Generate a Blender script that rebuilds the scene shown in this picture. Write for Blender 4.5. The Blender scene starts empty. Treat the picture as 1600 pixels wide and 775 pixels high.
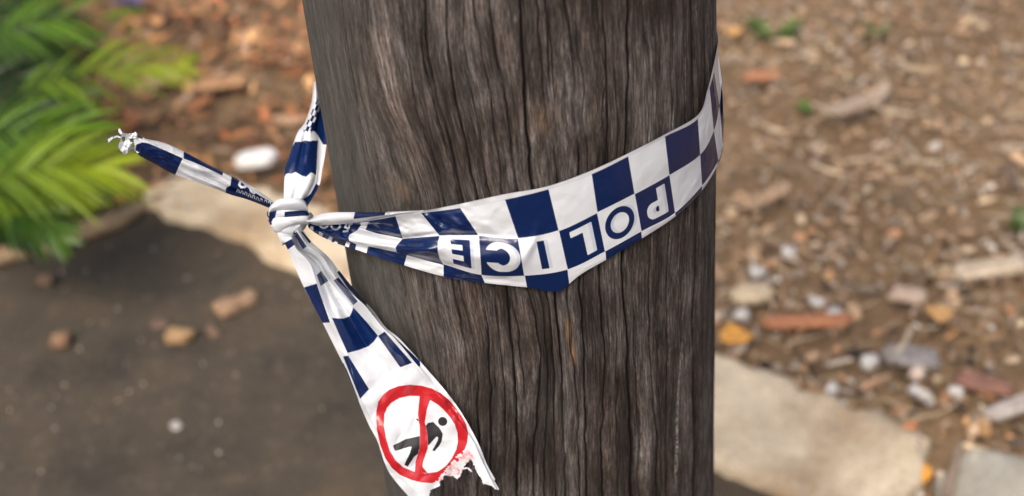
import bpy, math, random
import numpy as np
from mathutils import Matrix, Vector

random.seed(7); rng = np.random.default_rng(7)
scene = bpy.context.scene
col = scene.collection

# ------------------------------------------------------------------ camera
FPX, CXP, CYP = 2222.0, 800.0, 387.5          # 50 mm lens measured on a 1600x775 frame
R = 0.14                                       # pole radius
CAM_H = 1.55
dvec = np.array([300.0, -3235.0, -2222.0]); dvec /= np.linalg.norm(dvec)
Zw = -dvec
Yw = np.array([0, 0, -1.0]) - np.dot([0, 0, -1.0], Zw) * Zw; Yw /= np.linalg.norm(Yw)
Xw = np.cross(Yw, Zw)
C2W = np.array([Xw, Yw, Zw])
def ray(px, py):
    px = np.asarray(px, float); py = np.asarray(py, float)
    v = np.stack([(px - CXP), -(py - CYP), -FPX * np.ones_like(px)], -1)
    v /= np.linalg.norm(v, axis=-1, keepdims=True)
    return v @ C2W.T
rl, rr_ = ray(468.5, 0), ray(1122, 0)
aL, aR = math.atan2(rl[0], rl[1]), math.atan2(rr_[0], rr_[1])
am, ha = (aL + aR) / 2, (aR - aL) / 2
DH = R / math.sin(ha)
CAM = np.array([-DH * math.sin(am), -DH * math.cos(am), CAM_H])

cam_data = bpy.data.cameras.new("camera"); cam = bpy.data.objects.new("camera", cam_data); col.objects.link(cam)
M = Matrix.Identity(4)
for i in range(3):
    for j in range(3):
        M[i][j] = C2W[i][j]
    M[i][3] = CAM[i]
cam.matrix_world = M
cam_data.lens = 50; cam_data.sensor_width = 36; cam_data.clip_start = 0.02; cam_data.clip_end = 500
cam_data.dof.use_dof = True; cam_data.dof.focus_distance = 0.950; cam_data.dof.aperture_fstop = 4.4
cam_data.dof.aperture_blades = 9
scene.camera = cam

# ------------------------------------------------------------------ light
SUN_EL, SUN_AZ = math.radians(52), math.radians(203)       # azimuth from +Y clockwise: behind the camera, to the left
world = bpy.data.worlds.new("World"); scene.world = world; world.use_nodes = True
nt = world.node_tree
bg = nt.nodes['Background']; sky = nt.nodes.new('ShaderNodeTexSky'); sky.sky_type = 'NISHITA'
sky.sun_disc = False; sky.sun_elevation = SUN_EL; sky.sun_rotation = SUN_AZ
sky.dust_density = 6; sky.air_density = 1.0; sky.ozone_density = 1.0
nt.links.new(sky.outputs[0], bg.inputs[0]); bg.inputs[1].default_value = 0.13
sl = bpy.data.lights.new("sun", 'SUN'); sl.energy = 1.5; sl.angle = math.radians(22); sl.color = (1, .93, .83)
so = bpy.data.objects.new("sun", sl); col.objects.link(so)
sd_ = Vector((math.sin(SUN_AZ) * math.cos(SUN_EL), math.cos(SUN_AZ) * math.cos(SUN_EL), math.sin(SUN_EL)))
so.rotation_euler = sd_.to_track_quat('Z', 'Y').to_euler()
scene.view_settings.view_transform = 'Standard'; scene.view_settings.look = 'None'
scene.view_settings.gamma = 1; scene.view_settings.use_curve_mapping = False
scene.view_settings.exposure = 0.50

# ------------------------------------------------------------------ helpers
def tag(o, label=None, cat=None, group=None, kind=None):
    if label: o['label'] = label
    if cat: o['category'] = cat
    if group: o['group'] = group
    if kind: o['kind'] = kind
    return o
def empty(name, loc=(0, 0, 0)):
    o = bpy.data.objects.new(name, None); o.location = loc; o.empty_display_size = .05; col.objects.link(o); return o
def mesh_obj(name, verts, faces, mat, parent=None, smooth=True, origin=None):
    verts = np.asarray(verts, float)
    if origin is None and parent is None:
        origin = np.array([verts[:, 0].mean(), verts[:, 1].mean(), verts[:, 2].min()])
    if parent is not None:
        origin = np.array(parent.matrix_world.translation) if parent.parent is None and parent.type == 'EMPTY' else np.array(parent['_o']) if '_o' in parent else np.zeros(3)
        if parent.type == 'EMPTY': origin = np.array(parent.location)
    v = verts - origin
    me = bpy.data.meshes.new(name)
    me.from_pydata(v.tolist(), [], [list(f) for f in faces] if not isinstance(faces, list) else faces)
    me.update()
    if smooth: me.polygons.foreach_set('use_smooth', [True] * len(me.polygons))
    if mat: me.materials.append(mat)
    o = bpy.data.objects.new(name, me); col.objects.link(o)
    if parent is None: o.location = origin
    else: o.parent = parent
    return o
def set_attr(o, name, vals):
    a = o.data.attributes.new(name, 'FLOAT', 'POINT'); a.data.foreach_set('value', np.asarray(vals, np.float32).ravel())
def set_col(o, name, rgb):      # per point colours
    a = o.data.attributes.new(name, 'FLOAT_COLOR', 'POINT')
    c = np.ones((len(rgb), 4), np.float32); c[:, :3] = rgb; a.data.foreach_set('color', c.ravel())

_tab = rng.random((256, 256))
def vnoise(x, y):
    x = np.asarray(x, float); y = np.asarray(y, float)
    xi = np.floor(x).astype(int); yi = np.floor(y).astype(int); fx = x - xi; fy = y - yi
    fx = fx * fx * (3 - 2 * fx); fy = fy * fy * (3 - 2 * fy)
    a = _tab[xi % 256, yi % 256]; b = _tab[(xi + 1) % 256, yi % 256]
    c = _tab[xi % 256, (yi + 1) % 256]; d = _tab[(xi + 1) % 256, (yi + 1) % 256]
    return (a * (1 - fx) + b * fx) * (1 - fy) + (c * (1 - fx) + d * fx) * fy
def fbm(x, y, o=4):
    s = 0; a = .5
    for k in range(o):
        s = s + a * vnoise(x * 2 ** k + 17 * k, y * 2 ** k + 31 * k); a *= .5
    return s

# node helper
class NT:
    def __init__(s, name):
        s.m = bpy.data.materials.new(name); s.m.use_nodes = True; s.t = s.m.node_tree
        s.b = s.t.nodes['Principled BSDF']; s.out = s.t.nodes['Material Output']
    def n(s, typ, **kw):
        x = s.t.nodes.new(typ)
        for k, v in kw.items(): setattr(x, k, v)
        return x
    def l(s, a, b): s.t.links.new(a, b)
    def val(s, inp, v):
        if isinstance(v, (int, float)): inp.default_value = v
        elif isinstance(v, tuple): inp.default_value = v
        else: s.l(v, inp)
    def math(s, op, a, b=0.0, c=0.0, clamp=False):
        x = s.n('ShaderNodeMath', operation=op); x.use_clamp = clamp
        s.val(x.inputs[0], a); s.val(x.inputs[1], b); s.val(x.inputs[2], c); return x.outputs[0]
    def mix(s, f, a, b, typ='MIX'):
        x = s.n('ShaderNodeMix', data_type='RGBA'); x.blend_type = typ
        s.val(x.inputs[0], f)
        for i, q in ((6, a), (7, b)):
            if isinstance(q, tuple): x.inputs[i].default_value = (*q[:3], 1)
            else: s.l(q, x.inputs[i])
        return x.outputs[2]
    def ramp(s, f, stops):
        x = s.n('ShaderNodeValToRGB'); s.l(f, x.inputs[0]); e = x.color_ramp.elements
        while len(e) < len(stops): e.new(.5)
        for q, (p, c) in zip(e, stops): q.position = p; q.color = (*c[:3], 1) if isinstance(c, tuple) else (c, c, c, 1)
        return x.outputs[0]
    def smooth(s, v, a, b):
        x = s.n('ShaderNodeMapRange'); x.interpolation_type = 'SMOOTHSTEP'
        s.val(x.inputs[0], v); x.inputs[1].default_value = a; x.inputs[2].default_value = b; return x.outputs[0]
    def noise(s, vec, scale, detail=4, rough=.55, dist=0.0):
        x = s.n('ShaderNodeTexNoise'); x.inputs['Scale'].default_value = scale; x.inputs['Detail'].default_value = detail
        x.inputs['Roughness'].default_value = rough; x.inputs['Distortion'].default_value = dist
        if vec is not None: s.l(vec, x.inputs['Vector'])
        return x.outputs[0]
    def attr(s, name, out='Fac'):
        x = s.n('ShaderNodeAttribute'); x.attribute_name = name; return x.outputs[out]
    def scalev(s, vec, sc):
        x = s.n('ShaderNodeMapping'); s.l(vec, x.inputs[0]); x.inputs['Scale'].default_value = sc; return x.outputs[0]
    def bump(s, h, strength, dist, prev=None):
        x = s.n('ShaderNodeBump'); x.inputs['Strength'].default_value = strength; x.inputs['Distance'].default_value = dist
        s.l(h, x.inputs['Height'])
        if prev is not None: s.l(prev, x.inputs['Normal'])
        return x.outputs[0]
    def obj(s): return s.n('ShaderNodeTexCoord').outputs['Object']

# ------------------------------------------------------------------ projection on real surfaces
def on_z(px, py, z=0.0):
    d = ray(px, py); t = (z - CAM[2]) / d[..., 2]; return CAM + d * t[..., None]
def on_y(px, py, Y):
    d = ray(px, py); t = (Y - CAM[1]) / d[..., 1]; return CAM + d * np.asarray(t)[..., None]
def t_cyl(d, r):
    a = d[..., 0] ** 2 + d[..., 1] ** 2; b = CAM[0] * d[..., 0] + CAM[1] * d[..., 1]; c = CAM[0] ** 2 + CAM[1] ** 2 - r * r
    disc = np.maximum(b * b - a * c, 0); return (-b - np.sqrt(disc)) / a
KN = on_y(np.float64(452), np.float64(345), -0.045)          # knot centre in space
def t_line(d, off):
    # vertical plane tangent to the pole through the knot
    kx, ky = KN[0], KN[1]; k = math.hypot(kx, ky); phi = math.atan2(ky, kx); th = phi + math.acos((R + off) / k)
    n = np.array([math.cos(th), math.sin(th)])
    return ((R + off) - (CAM[0] * n[0] + CAM[1] * n[1])) / (d[..., 0] * n[0] + d[..., 1] * n[1]), n, th
def hull(px, py, off):
    """point of the taut wrap seen at a place of the frame, off metres clear of the wood"""
    d = ray(px, py); off = np.asarray(off, float) * np.ones(np.shape(px))
    tc = t_cyl(d, R + off); tl, n, th = t_line(d, 0.002)
    X = CAM + d * tc[..., None]; ang = np.arctan2(X[..., 1], X[..., 0])
    left = (ang < th) if th < 0 else ((ang - th) % (2 * math.pi) > math.pi)
    tl = tl - (off - .002) / 0.8
    t = np.where(np.asarray(px) < PX_CONTACT, np.minimum(tc, tl), tc)
    return CAM + d * t[..., None]
_tl, _n, _th = t_line(ray(600, 380), 0.002)
_cp = np.array([R * math.cos(_th), R * math.sin(_th), KN[2]])
_v = (_cp - CAM) @ C2W; PX_CONTACT = CXP + FPX * _v[0] / -_v[2]
print('CAM', CAM, 'DH', DH, 'knot', KN, 'contact px', PX_CONTACT, 'th', math.degrees(_th))

# ------------------------------------------------------------------ WOODEN POLE
guides = [
 [(505,0),(520,100),(540,200),(560,320),(578,430),(610,560),(640,775)],
 [(530,0),(541,85),(558,179),(585,310),(628,440),(641,500),(655,550),(668,640),(675,775)],
 [(570,0),(575,60),(590,130),(598,164),(622,210),(637,261),(651,299),(657,340),(656,400),(658,425),(661,470),(672,520),(680,560),(686,600),(690,775)],
 [(618,0),(627,55),(635,94),(642,140),(654,196),(666,230),(677,261),(689,299),(703,370),(716,438),(718,466),(732,513),(743,555),(745,600),(745,775)],
 [(661,0),(664,77),(672,121),(681,162),(691,192),(700,222),(712,280),(719,313),(732,380),(750,445),(755,490),(762,536),(765,600),(766,775)],
 [(696,0),(697,77),(701,105),(709,154),(714,180),(727,225),(733,270),(742,310),(765,380),(791,449),(796,510),(801,565),(806,600),(808,700),(806,775)],
 [(722,0),(724,37),(725,88),(733,132),(741,170),(749,205),(752,243),(763,308),(787,370),(815,430),(826,460),(840,521),(846,556),(843,620),(834,700),(832,775)],
 [(738,0),(746,50),(757,105),(766,160),(770,208),(779,250),(782,300),(803,360),(833,430),(845,460),(851,500),(854,533),(856,600),(852,700),(850,775)],
 [(764,0),(770,50),(776,92),(785,132),(794,170),(800,230),(808,300),(822,380),(848,430),(858,470),(862,530),(867,600),(868,775)],
 [(812,0),(817,55),(819,110),(822,170),(824,193),(829,271),(838,330),(852,400),(866,450),(874,520),(880,600),(885,775)],
 [(854,0),(856,44),(858,99),(864,158),(868,250),(876,330),(885,420),(889,500),(892,538),(899,580),(905,650),(905,775)],
 [(885,0),(893,72),(899,110),(899,170),(906,248),(906,275),(905,340),(906,430),(912,510),(915,580),(918,775)],
 [(944,0),(945,39),(950,83),(952,140),(953,240),(946,300),(940,350),(938,430),(941,498),(948,551),(945,602),(942,700),(942,775)],
 [(958,0),(961,77),(963,140),(968,170),(969,193),(967,240),(964,310),(962,400),(962,440),(966,520),(965,600),(966,775)],
 [(985,0),(985,100),(984,180),(980,260),(977,340),(975,400),(977,458),(984,520),(984,603),(989,671),(989,775)],
 [(1008,0),(1012,55),(1018,99),(1017,142),(1018,240),(1020,330),(1018,400),(1016,440),(1018,545),(1021,600),(1029,680),(1028,775)],
 [(1055,0),(1057,50),(1054,99),(1055,158),(1052,300),(1044,438),(1046,560),(1043,670),(1045,775)],
 [(1085,0),(1092,200),(1093,415),(1087,497),(1088,617),(1090,671),(1086,775)],
]
gstr = [.35,.7,.5,.9,.9,1.0,.8,.7,.7,1.1,.7,.85,.9,.5,1.25,.8,.7,1.2]
gwid = [.8,1.2,.8,1.0,1.1,1.1,1.0,.9,.9,1.5,1.1,1.2,1.1,.8,1.9,1.1,1.1,2.6]
ZLO, ZHI = 0.25, 1.55
zd = np.arange(ZLO, ZHI, 0.0024)
zs = np.concatenate([np.linspace(-0.05, ZLO, 25)[:-1], zd, np.linspace(ZHI, 2.6, 60)])
front = -math.pi / 2
th_d = np.arange(front - 1.62, front + 1.62, 0.0033)
th_all = np.concatenate([th_d, np.linspace(front + 1.62, front - 1.62 + 2 * math.pi, 130)[:-1]])
def to_cyl(px, py):
    d = ray(np.array(px), np.array(py)); X = CAM + d * t_cyl(d, R)[..., None]
    a = np.arctan2(X[..., 1], X[..., 0]); a = np.where(a > math.pi / 2, a - 2 * math.pi, a)
    return a, X[..., 2]
G = []
for g in guides:
    gp = np.array(g, float)
    yy = np.linspace(0, 775, 160); xx = np.interp(yy, gp[:, 1], gp[:, 0])
    k = np.ones(9) / 9; xp = np.pad(xx, 4, mode='edge'); xx = np.convolve(xp, k, 'valid')
    a, z = to_cyl(xx, yy); o = np.argsort(z)
    G.append(np.interp(zs, z[o], a[o]))
G = np.array(G)                                   # guides x rows
gmean = G.mean(axis=1)
lo, hi = front - 1.9, front + 1.9
wood_th = np.broadcast_to(th_all, (len(zs), len(th_all)))
gc = np.empty_like(wood_th)
for i in range(len(zs)):
    ks = np.concatenate([[lo], G[:, i], [hi]]); gs = np.concatenate([[lo], gmean, [hi]])
    ks = np.maximum.accumulate(ks + np.arange(len(ks)) * 1e-6)
    gc[i] = np.where((th_all > lo) & (th_all < hi), np.interp(th_all, ks, gs), th_all)
Z2 = np.broadcast_to(zs[:, None], wood_th.shape)
s_mm = gc * R * 1000; z_mm = Z2 * 1000
crack = np.zeros(wood_th.shape); groove = np.zeros(wood_th.shape)
for k in range(len(G)):
    jit = (fbm(z_mm[:, :1] / 16, np.full((len(zs), 1), k * 7.3), 4) - .47) * 3.2
    dmm = (wood_th - G[k][:, None]) * R * 1000 - jit
    vis = np.clip((vnoise(z_mm[:, :1] / 70, np.full((len(zs), 1), k * 3.1)) - .02) * 3.2, .25 + .35 * (gstr[k] > .85), 1)
    w = gwid[k] * (1 + .5 * np.clip((950 - z_mm[:, :1]) / 250, 0, 1)) * (.50 + 1.15 * fbm(z_mm[:, :1] / 22, np.full((len(zs), 1), 50 + k), 3))
    c = np.exp(-(dmm / (w * .52)) ** 2) * vis * min(1, gstr[k])
    crack = np.maximum(crack, c)
    groove += np.exp(-(np.abs(dmm) / (w * 2.0))) * vis * .35 * gstr[k]
# many lesser splits following the grain
for k in range(200):
    g0 = rng.uniform(lo, hi) * R * 1000; zc = rng.uniform(250, 1500); ln = rng.uniform(25, 170); am_ = rng.uniform(.25, .95) * (.35 if g0 < (front - .60) * R * 1000 else 1)
    r0 = np.searchsorted(zs * 1000, zc - ln); r1 = np.searchsorted(zs * 1000, zc + ln)
    if r1 - r0 < 3: continue
    zz = z_mm[r0:r1]; ss = s_mm[r0:r1]
    pos = g0 + (fbm(zz[:, :1] / 26, np.full((r1 - r0, 1), k * 1.7), 4) - .47) * 5
    t = np.clip(1 - ((zz - zc) / ln) ** 2, 0, 1)
    w = rng.uniform(.16, .38) * (.5 + t)
    crack[r0:r1] = np.maximum(crack[r0:r1], np.exp(-((ss - pos) / w) ** 2) * am_ * np.sqrt(t))
ridge = fbm(s_mm / 7.0, z_mm / 140, 4) - .47
ridge2 = fbm(s_mm / 1.9 + 9, z_mm / 60, 3) - .44
lump = fbm(s_mm / 45 + 3, z_mm / 260 + 5, 3) - .47
calm = np.clip((gc - (front - 1.25)) / .5, .25, 1)             # the left face is weathered smoother
disp = -1.1 + (ridge * 1.5 * calm + ridge2 * .8 * calm + lump * 3.0) - 2.8 * crack - 1.5 * groove
disp = np.minimum(disp, 0.0) / 1000
rad = R + disp
V = np.stack([rad * np.cos(wood_th), rad * np.sin(wood_th), Z2], -1)
nr, nc = wood_th.shape
idx = np.arange(nr * nc).reshape(nr, nc); nx = np.roll(idx, -1, axis=1)
F = np.stack([idx[:-1], nx[:-1], nx[1:], idx[1:]], -1).reshape(-1, 4).tolist()
F.append(idx[-1].tolist())
w = NT('weathered_wood')
uvx = w.attr('grain'); uvz = w.attr('height_m')
cmb = w.n('ShaderNodeCombineXYZ'); w.l(uvx, cmb.inputs[0]); w.l(uvz, cmb.inputs[1]); gv = cmb.outputs[0]
n1 = w.noise(w.scalev(gv, (330, 26, 1)), 1, 5, .6)
n2 = w.noise(w.scalev(gv, (880, 60, 1)), 1, 4, .65)
n3 = w.noise(w.scalev(gv, (120, 10, 1)), 1, 4, .5)
n4 = w.noise(w.scalev(gv, (26, 12, 1)), 1, 5, .55)
n5 = w.noise(w.scalev(gv, (1700, 230, 1)), 1, 3, .6)
a1 = w.math('ADD', w.math('MULTIPLY', n1, .28), w.math('MULTIPLY', n2, .44))
a1 = w.math('ADD', a1, w.math('MULTIPLY', n3, .26)); a1 = w.math('ADD', a1, w.math('MULTIPLY', n5, .22))
base = w.ramp(a1, [(.48, (.010, .0085, .0075)), (.58, (.036, .031, .028)), (.64, (.068, .0595, .054)), (.71, (.125, .112, .104)), (.80, (.25, .23, .215))])
hue = w.ramp(n4, [(.34, (.52, .46, .42)), (.45, (.92, .84, .80)), (.53, (1.05, 1.05, 1.06)), (.64, (1.65, 1.62, 1.60))])
nb_ = w.noise(w.scalev(gv, (42, 2.6, 1)), 1, 4, .55); base = w.mix(1.0, base, hue, 'MULTIPLY'); base = w.mix(1.0, base, w.ramp(nb_, [(.36, (.68, .64, .625)), (.5, (1.24, 1.23, 1.24)), (.62, (1.68, 1.67, 1.71))]), 'MULTIPLY')
# smoother silver grey tone on the left face
gl = w.smooth(uvx, (front - .50) * R, (front - .95) * R)
grey = w.ramp(a1, [(.46, (.045, .042, .037)), (.60, (.088, .084, .076)), (.72, (.130, .125, .116)), (.84, (.19, .185, .175))])
base = w.mix(w.math('MULTIPLY', gl, .82), base, grey)
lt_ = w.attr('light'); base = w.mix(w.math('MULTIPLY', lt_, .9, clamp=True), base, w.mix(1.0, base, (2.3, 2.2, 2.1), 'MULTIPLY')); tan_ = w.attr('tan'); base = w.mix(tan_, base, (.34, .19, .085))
pale = w.attr('pale'); pn = w.noise(w.scalev(gv, (900, 260, 1)), 1, 3, .6)
base = w.mix(w.math('MULTIPLY', pale, w.smooth(pn, .45, .58)), base, (.48, .44, .38))
stain = w.attr('stain'); base = w.mix(stain, base, (.014, .010, .009))
ck = w.attr('crack'); base = w.mix(w.math('MULTIPLY', ck, 1.25, clamp=True), base, (.006, .0045, .004))
w.l(base, w.b.inputs['Base Color']); w.b.inputs['Roughness'].default_value = .82; w.b.inputs['Specular IOR Level'].default_value = .25
hh = w.math('ADD', w.math('MULTIPLY', n2, 1.0), w.math('MULTIPLY', n1, 1.3)); hh = w.math('ADD', hh, w.math('MULTIPLY', n5, .5))
w.l(w.bump(hh, .85, .0016), w.b.inputs['Normal'])
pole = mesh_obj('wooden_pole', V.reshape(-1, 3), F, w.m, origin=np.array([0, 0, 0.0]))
tag(pole, 'weathered grey-brown round timber pole with long vertical cracks, wrapped in checked tape', 'pole')
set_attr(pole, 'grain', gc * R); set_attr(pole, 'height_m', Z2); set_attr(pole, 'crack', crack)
def line_attr(pts, width, rag=1.0):
    p = np.array(pts, float); yy = np.linspace(p[0, 1], p[-1, 1], 60); a, z = to_cyl(np.interp(yy, p[:, 1], p[:, 0]), yy); o = np.argsort(z)
    c = np.interp(zs, z[o], a[o]); inz = np.clip(np.minimum(zs - z.min(), z.max() - zs) * 1000 / 12, 0, 1)[:, None]
    dm = (wood_th - c[:, None]) * R * 1000 + (fbm(z_mm / 9, s_mm / 3, 3) - .47) * rag * 3
    return np.exp(-(dm / width) ** 2) * inz
tanv = np.maximum(line_attr([(889,490),(890,520),(892,540),(899,580)], 1.3) * .9, line_attr([(1106,75),(1107,100),(1105,125)], 1.2) * .8)
tanv = np.maximum(tanv, line_attr([(836,160),(842,200),(838,225)], 8, 5) * .35 * np.clip(fbm(s_mm / 1.5, z_mm / 30, 2) * 3 - .6, 0, 1))
tanv = np.maximum(tanv, line_attr([(618,270),(630,320)], 7, 5) * .4 * np.clip(fbm(s_mm / 1.5, z_mm / 30, 2) * 3 - .6, 0, 1))
set_attr(pole, 'tan', tanv)
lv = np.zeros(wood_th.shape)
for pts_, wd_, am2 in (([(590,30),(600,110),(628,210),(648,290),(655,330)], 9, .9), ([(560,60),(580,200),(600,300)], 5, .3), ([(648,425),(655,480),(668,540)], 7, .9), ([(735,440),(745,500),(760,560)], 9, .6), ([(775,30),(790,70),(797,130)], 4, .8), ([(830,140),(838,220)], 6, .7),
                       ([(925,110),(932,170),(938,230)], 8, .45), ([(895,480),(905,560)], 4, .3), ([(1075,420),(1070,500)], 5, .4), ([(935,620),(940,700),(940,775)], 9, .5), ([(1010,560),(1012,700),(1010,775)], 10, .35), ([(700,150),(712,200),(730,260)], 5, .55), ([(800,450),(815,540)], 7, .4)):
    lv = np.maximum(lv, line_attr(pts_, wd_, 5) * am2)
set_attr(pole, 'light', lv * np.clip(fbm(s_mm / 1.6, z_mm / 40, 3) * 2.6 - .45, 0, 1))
set_attr(pole, 'pale', np.maximum(line_attr([(1069,530),(1062,617),(1059,700),(1057,775)], 1.5), line_attr([(1090,0),(1091,40)], 1.6) * .7))
stn = np.maximum(line_attr([(916,450),(918,520),(916,620)], 9, 6) * .55, line_attr([(850,560),(846,660),(842,775)], 8, 6) * .6)
stn = np.maximum(stn, line_attr([(880,600),(884,700),(880,775)], 12, 6) * .45)
stn = np.maximum(stn, line_attr([(640,500),(655,600),(665,700)], 7, 5) * .4)
set_attr(pole, 'stain', stn * np.clip(fbm(s_mm / 2.2, z_mm / 60, 3) * 3 - .5, 0, 1))

# ------------------------------------------------------------------ TAPE
m = NT('printed_plastic_tape')
def inkm(nm, e=.45): return m.smooth(m.attr(nm), -e, e)
cN = m.noise(m.obj(), 60, 3)
c0 = m.mix(cN, (.66, .69, .735), (.72, .75, .795))
c0 = m.mix(m.math('MULTIPLY', inkm('ink_ghost', .9), .55), c0, (.42, .48, .62))
c0 = m.mix(inkm('ink_blue'), c0, (.0025, .0150, .080))
c0 = m.mix(inkm('ink_red'), c0, (.47, .014, .022))
c0 = m.mix(inkm('ink_black'), c0, (.010, .010, .014))
c0 = m.mix(m.math('MULTIPLY', inkm('ink_smear', 3.0), m.smooth(m.noise(m.obj(), 130, 3), .40, .60)), c0, (.62, .12, .14))
rg_ = m.math('ADD', m.math('MULTIPLY', inkm('ink_black'), .36), .24); m.l(rg_, m.b.inputs['Roughness']); m.l(c0, m.b.inputs['Base Color']); m.b.inputs['Roughness'].default_value = .24; m.b.inputs['Specular IOR Level'].default_value = .5
nb1 = m.noise(m.obj(), 140, 3, .5, .6); nb2 = m.noise(m.obj(), 700, 2)
vo = m.n('ShaderNodeTexVoronoi'); vo.feature = 'F1'; vo.inputs['Scale'].default_value = 70; m.l(m.obj(), vo.inputs['Vector']); vo.inputs['Randomness'].default_value = 1
crs = m.math('MULTIPLY', vo.outputs['Distance'], m.attr('crumple'))
m.l(m.bump(nb2, .12, .0004, m.bump(nb1, .15, .0010, m.bump(crs, .5, .004))), m.b.inputs['Normal'])
tb = m.n('ShaderNodeBsdfTranslucent'); m.l(c0, tb.inputs[0]); mx = m.n('ShaderNodeMixShader'); mx.inputs[0].default_value = .14
m.l(m.b.outputs[0], mx.inputs[1]); m.l(tb.outputs[0], mx.inputs[2]); m.l(mx.outputs[0], m.out.inputs[0])
TAPE = m.m

def crumple(o, v):
    set_attr(o, 'crumple', np.full(len(o.data.vertices), v))
def poly_sd(P, poly):
    poly = np.array(poly, float); x, y = P[..., 0], P[..., 1]
    d = np.full(x.shape, 1e9); inside = np.zeros(x.shape, bool)
    for i in range(len(poly)):
        a, b = poly[i - 1], poly[i]; e = b - a; L = max(e @ e, 1e-9)
        t = np.clip(((x - a[0]) * e[0] + (y - a[1]) * e[1]) / L, 0, 1)
        d = np.minimum(d, np.hypot(x - a[0] - t * e[0], y - a[1] - t * e[1]))
        c = ((a[1] > y) != (b[1] > y)); xs = a[0] + (y - a[1]) * e[0] / (e[1] if abs(e[1]) > 1e-9 else 1e-9)
        inside ^= c & (x < xs)
    return np.where(inside, d, -d)
def line_sd(P, pts, wd, closed=False):
    pts = np.array(pts, float); x, y = P[..., 0], P[..., 1]; d = np.full(x.shape, 1e9); wd = np.ones(len(pts)) * wd; best = np.full(x.shape, -1e9)
    for i in range(0 if closed else 1, len(pts)):
        a, b = pts[i - 1], pts[i]; e = b - a; L = max(e @ e, 1e-9)
        t = np.clip(((x - a[0]) * e[0] + (y - a[1]) * e[1]) / L, 0, 1)
        best = np.maximum(best, wd[i - 1] * (1 - t) + wd[i] * t - np.hypot(x - a[0] - t * e[0], y - a[1] - t * e[1]))
    return best
def union(P, polys): 
    r = np.full(P.shape[:-1], -50.0)
    for p in polys: r = np.maximum(r, poly_sd(P, p))
    return r
def hermite(knots, vals, q):
    knots = np.asarray(knots, float); vals = np.asarray(vals, float)
    h = np.diff(knots); dl = np.diff(vals, axis=0) / h[:, None]
    mm = np.empty_like(vals); mm[0] = dl[0]; mm[-1] = dl[-1]
    for i in range(1, len(knots) - 1): mm[i] = (dl[i - 1] * h[i] + dl[i] * h[i - 1]) / (h[i] + h[i - 1])
    i = np.clip(np.searchsorted(knots, q, 'right') - 1, 0, len(h) - 1); t = ((q - knots[i]) / h[i])[:, None]; H = h[i][:, None]
    return vals[i] * (2 * t**3 - 3 * t**2 + 1) + mm[i] * H * (t**3 - 2 * t**2 + t) + vals[i + 1] * (3 * t**2 - 2 * t**3) + mm[i + 1] * H * (t**3 - t**2)
def sheet(name, rows, q, vr, nv, place, parent, ink=None, cut=None, off=None, acrosscubic=False, mat=None, post=None):
    """rows: one list of (s, px, py) per edge or crease of the tape; vr: v value of each; place(px,py,s,v,off)->xyz"""
    L = np.stack([hermite([p[0] for p in r], [p[1:3] for p in r], q) for r in rows], 0)    # rows,len,2
    vq = np.concatenate([np.linspace(vr[i], vr[i + 1], nv[i] + 1)[(1 if i else 0):] for i in range(len(vr) - 1)])
    if acrosscubic:
        A = hermite(vr, L.reshape(len(rows), -1), vq).reshape(len(vq), len(q), 2)
    else:
        A = np.empty((len(vq), len(q), 2))
        for c in range(2):
            for j in range(len(q)): A[:, j, c] = np.interp(vq, vr, L[:, j, c])
    S = np.broadcast_to(q[None, :], A.shape[:2]); Vv = np.broadcast_to(vq[:, None], A.shape[:2])
    X = place(A[..., 0], A[..., 1], S, Vv)
    if post: X = post(X, A, S, Vv)
    n, k = A.shape[:2]; idx = np.arange(n * k).reshape(n, k)
    quads = np.stack([idx[:-1, :-1], idx[1:, :-1], idx[1:, 1:], idx[:-1, 1:]], -1).reshape(-1, 4)
    if cut is not None:
        keep = cut(A).ravel(); kq = keep[quads].mean(axis=1) > 0.5; quads = quads[kq]
    used = np.unique(quads); remap = -np.ones(n * k, int); remap[used] = np.arange(len(used)); quads = remap[quads]
    o = mesh_obj(name, X.reshape(-1, 3)[used], quads.tolist(), mat or TAPE, parent)
    inks = ink(A, S, Vv) if ink else {}
    for nm in ('ink_blue', 'ink_red', 'ink_black', 'ink_ghost', 'ink_smear'):
        set_attr(o, nm, inks.get(nm, np.full(A.shape[:2], -50.0)).ravel()[used])
    o['_o'] = list(map(float, (o.matrix_world.translation if parent is None else parent.location)))
    return o, X

tape = empty('police_tape', tuple(KN))
bpy.context.view_layer.update()
tag(tape, 'blue and white checked plastic police tape knotted round the timber pole with torn ends', 'tape')

def rbox(x, y, x0, x1, y0, y1, r=.02):
    qx = np.abs(x - (x0 + x1) / 2) - (x1 - x0) / 2 + r; qy = np.abs(y - (y0 + y1) / 2) - (y1 - y0) / 2 + r
    return -(np.hypot(np.maximum(qx, 0), np.maximum(qy, 0)) + np.minimum(np.maximum(qx, qy), 0) - r)
def letter(ch, x, y):
    r = np.hypot(x - .5, (y - .5) * 1.0)
    if ch == 'P':
        b = np.minimum(rbox(x, y, .26, .76, .44, .86, .19), -rbox(x, y, .40, .60, .575, .725, .07)); b = np.maximum(b, np.minimum(rbox(x, y, .26, .5, .44, .86), -rbox(x, y, .40, .6, .575, .725, .01)))
        return np.maximum(b, rbox(x, y, .26, .42, .13, .86))
    if ch == 'O': return np.minimum(.395 - r, r - .245)
    if ch == 'L': return np.maximum(rbox(x, y, .28, .45, .13, .87), rbox(x, y, .28, .76, .13, .28))
    if ch == 'I': return rbox(x, y, .40, .58, .13, .87)
    if ch == 'C': return np.minimum(np.minimum(.385 - r, r - .225), -rbox(x, y, .60, 1.2, .34, .66))
    if ch == 'E':
        e = rbox(x, y, .24, .44, .12, .88)
        for a in (.12, .425, .73): e = np.maximum(e, rbox(x, y, .24, .74, a, a + .15))
        return e
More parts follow.
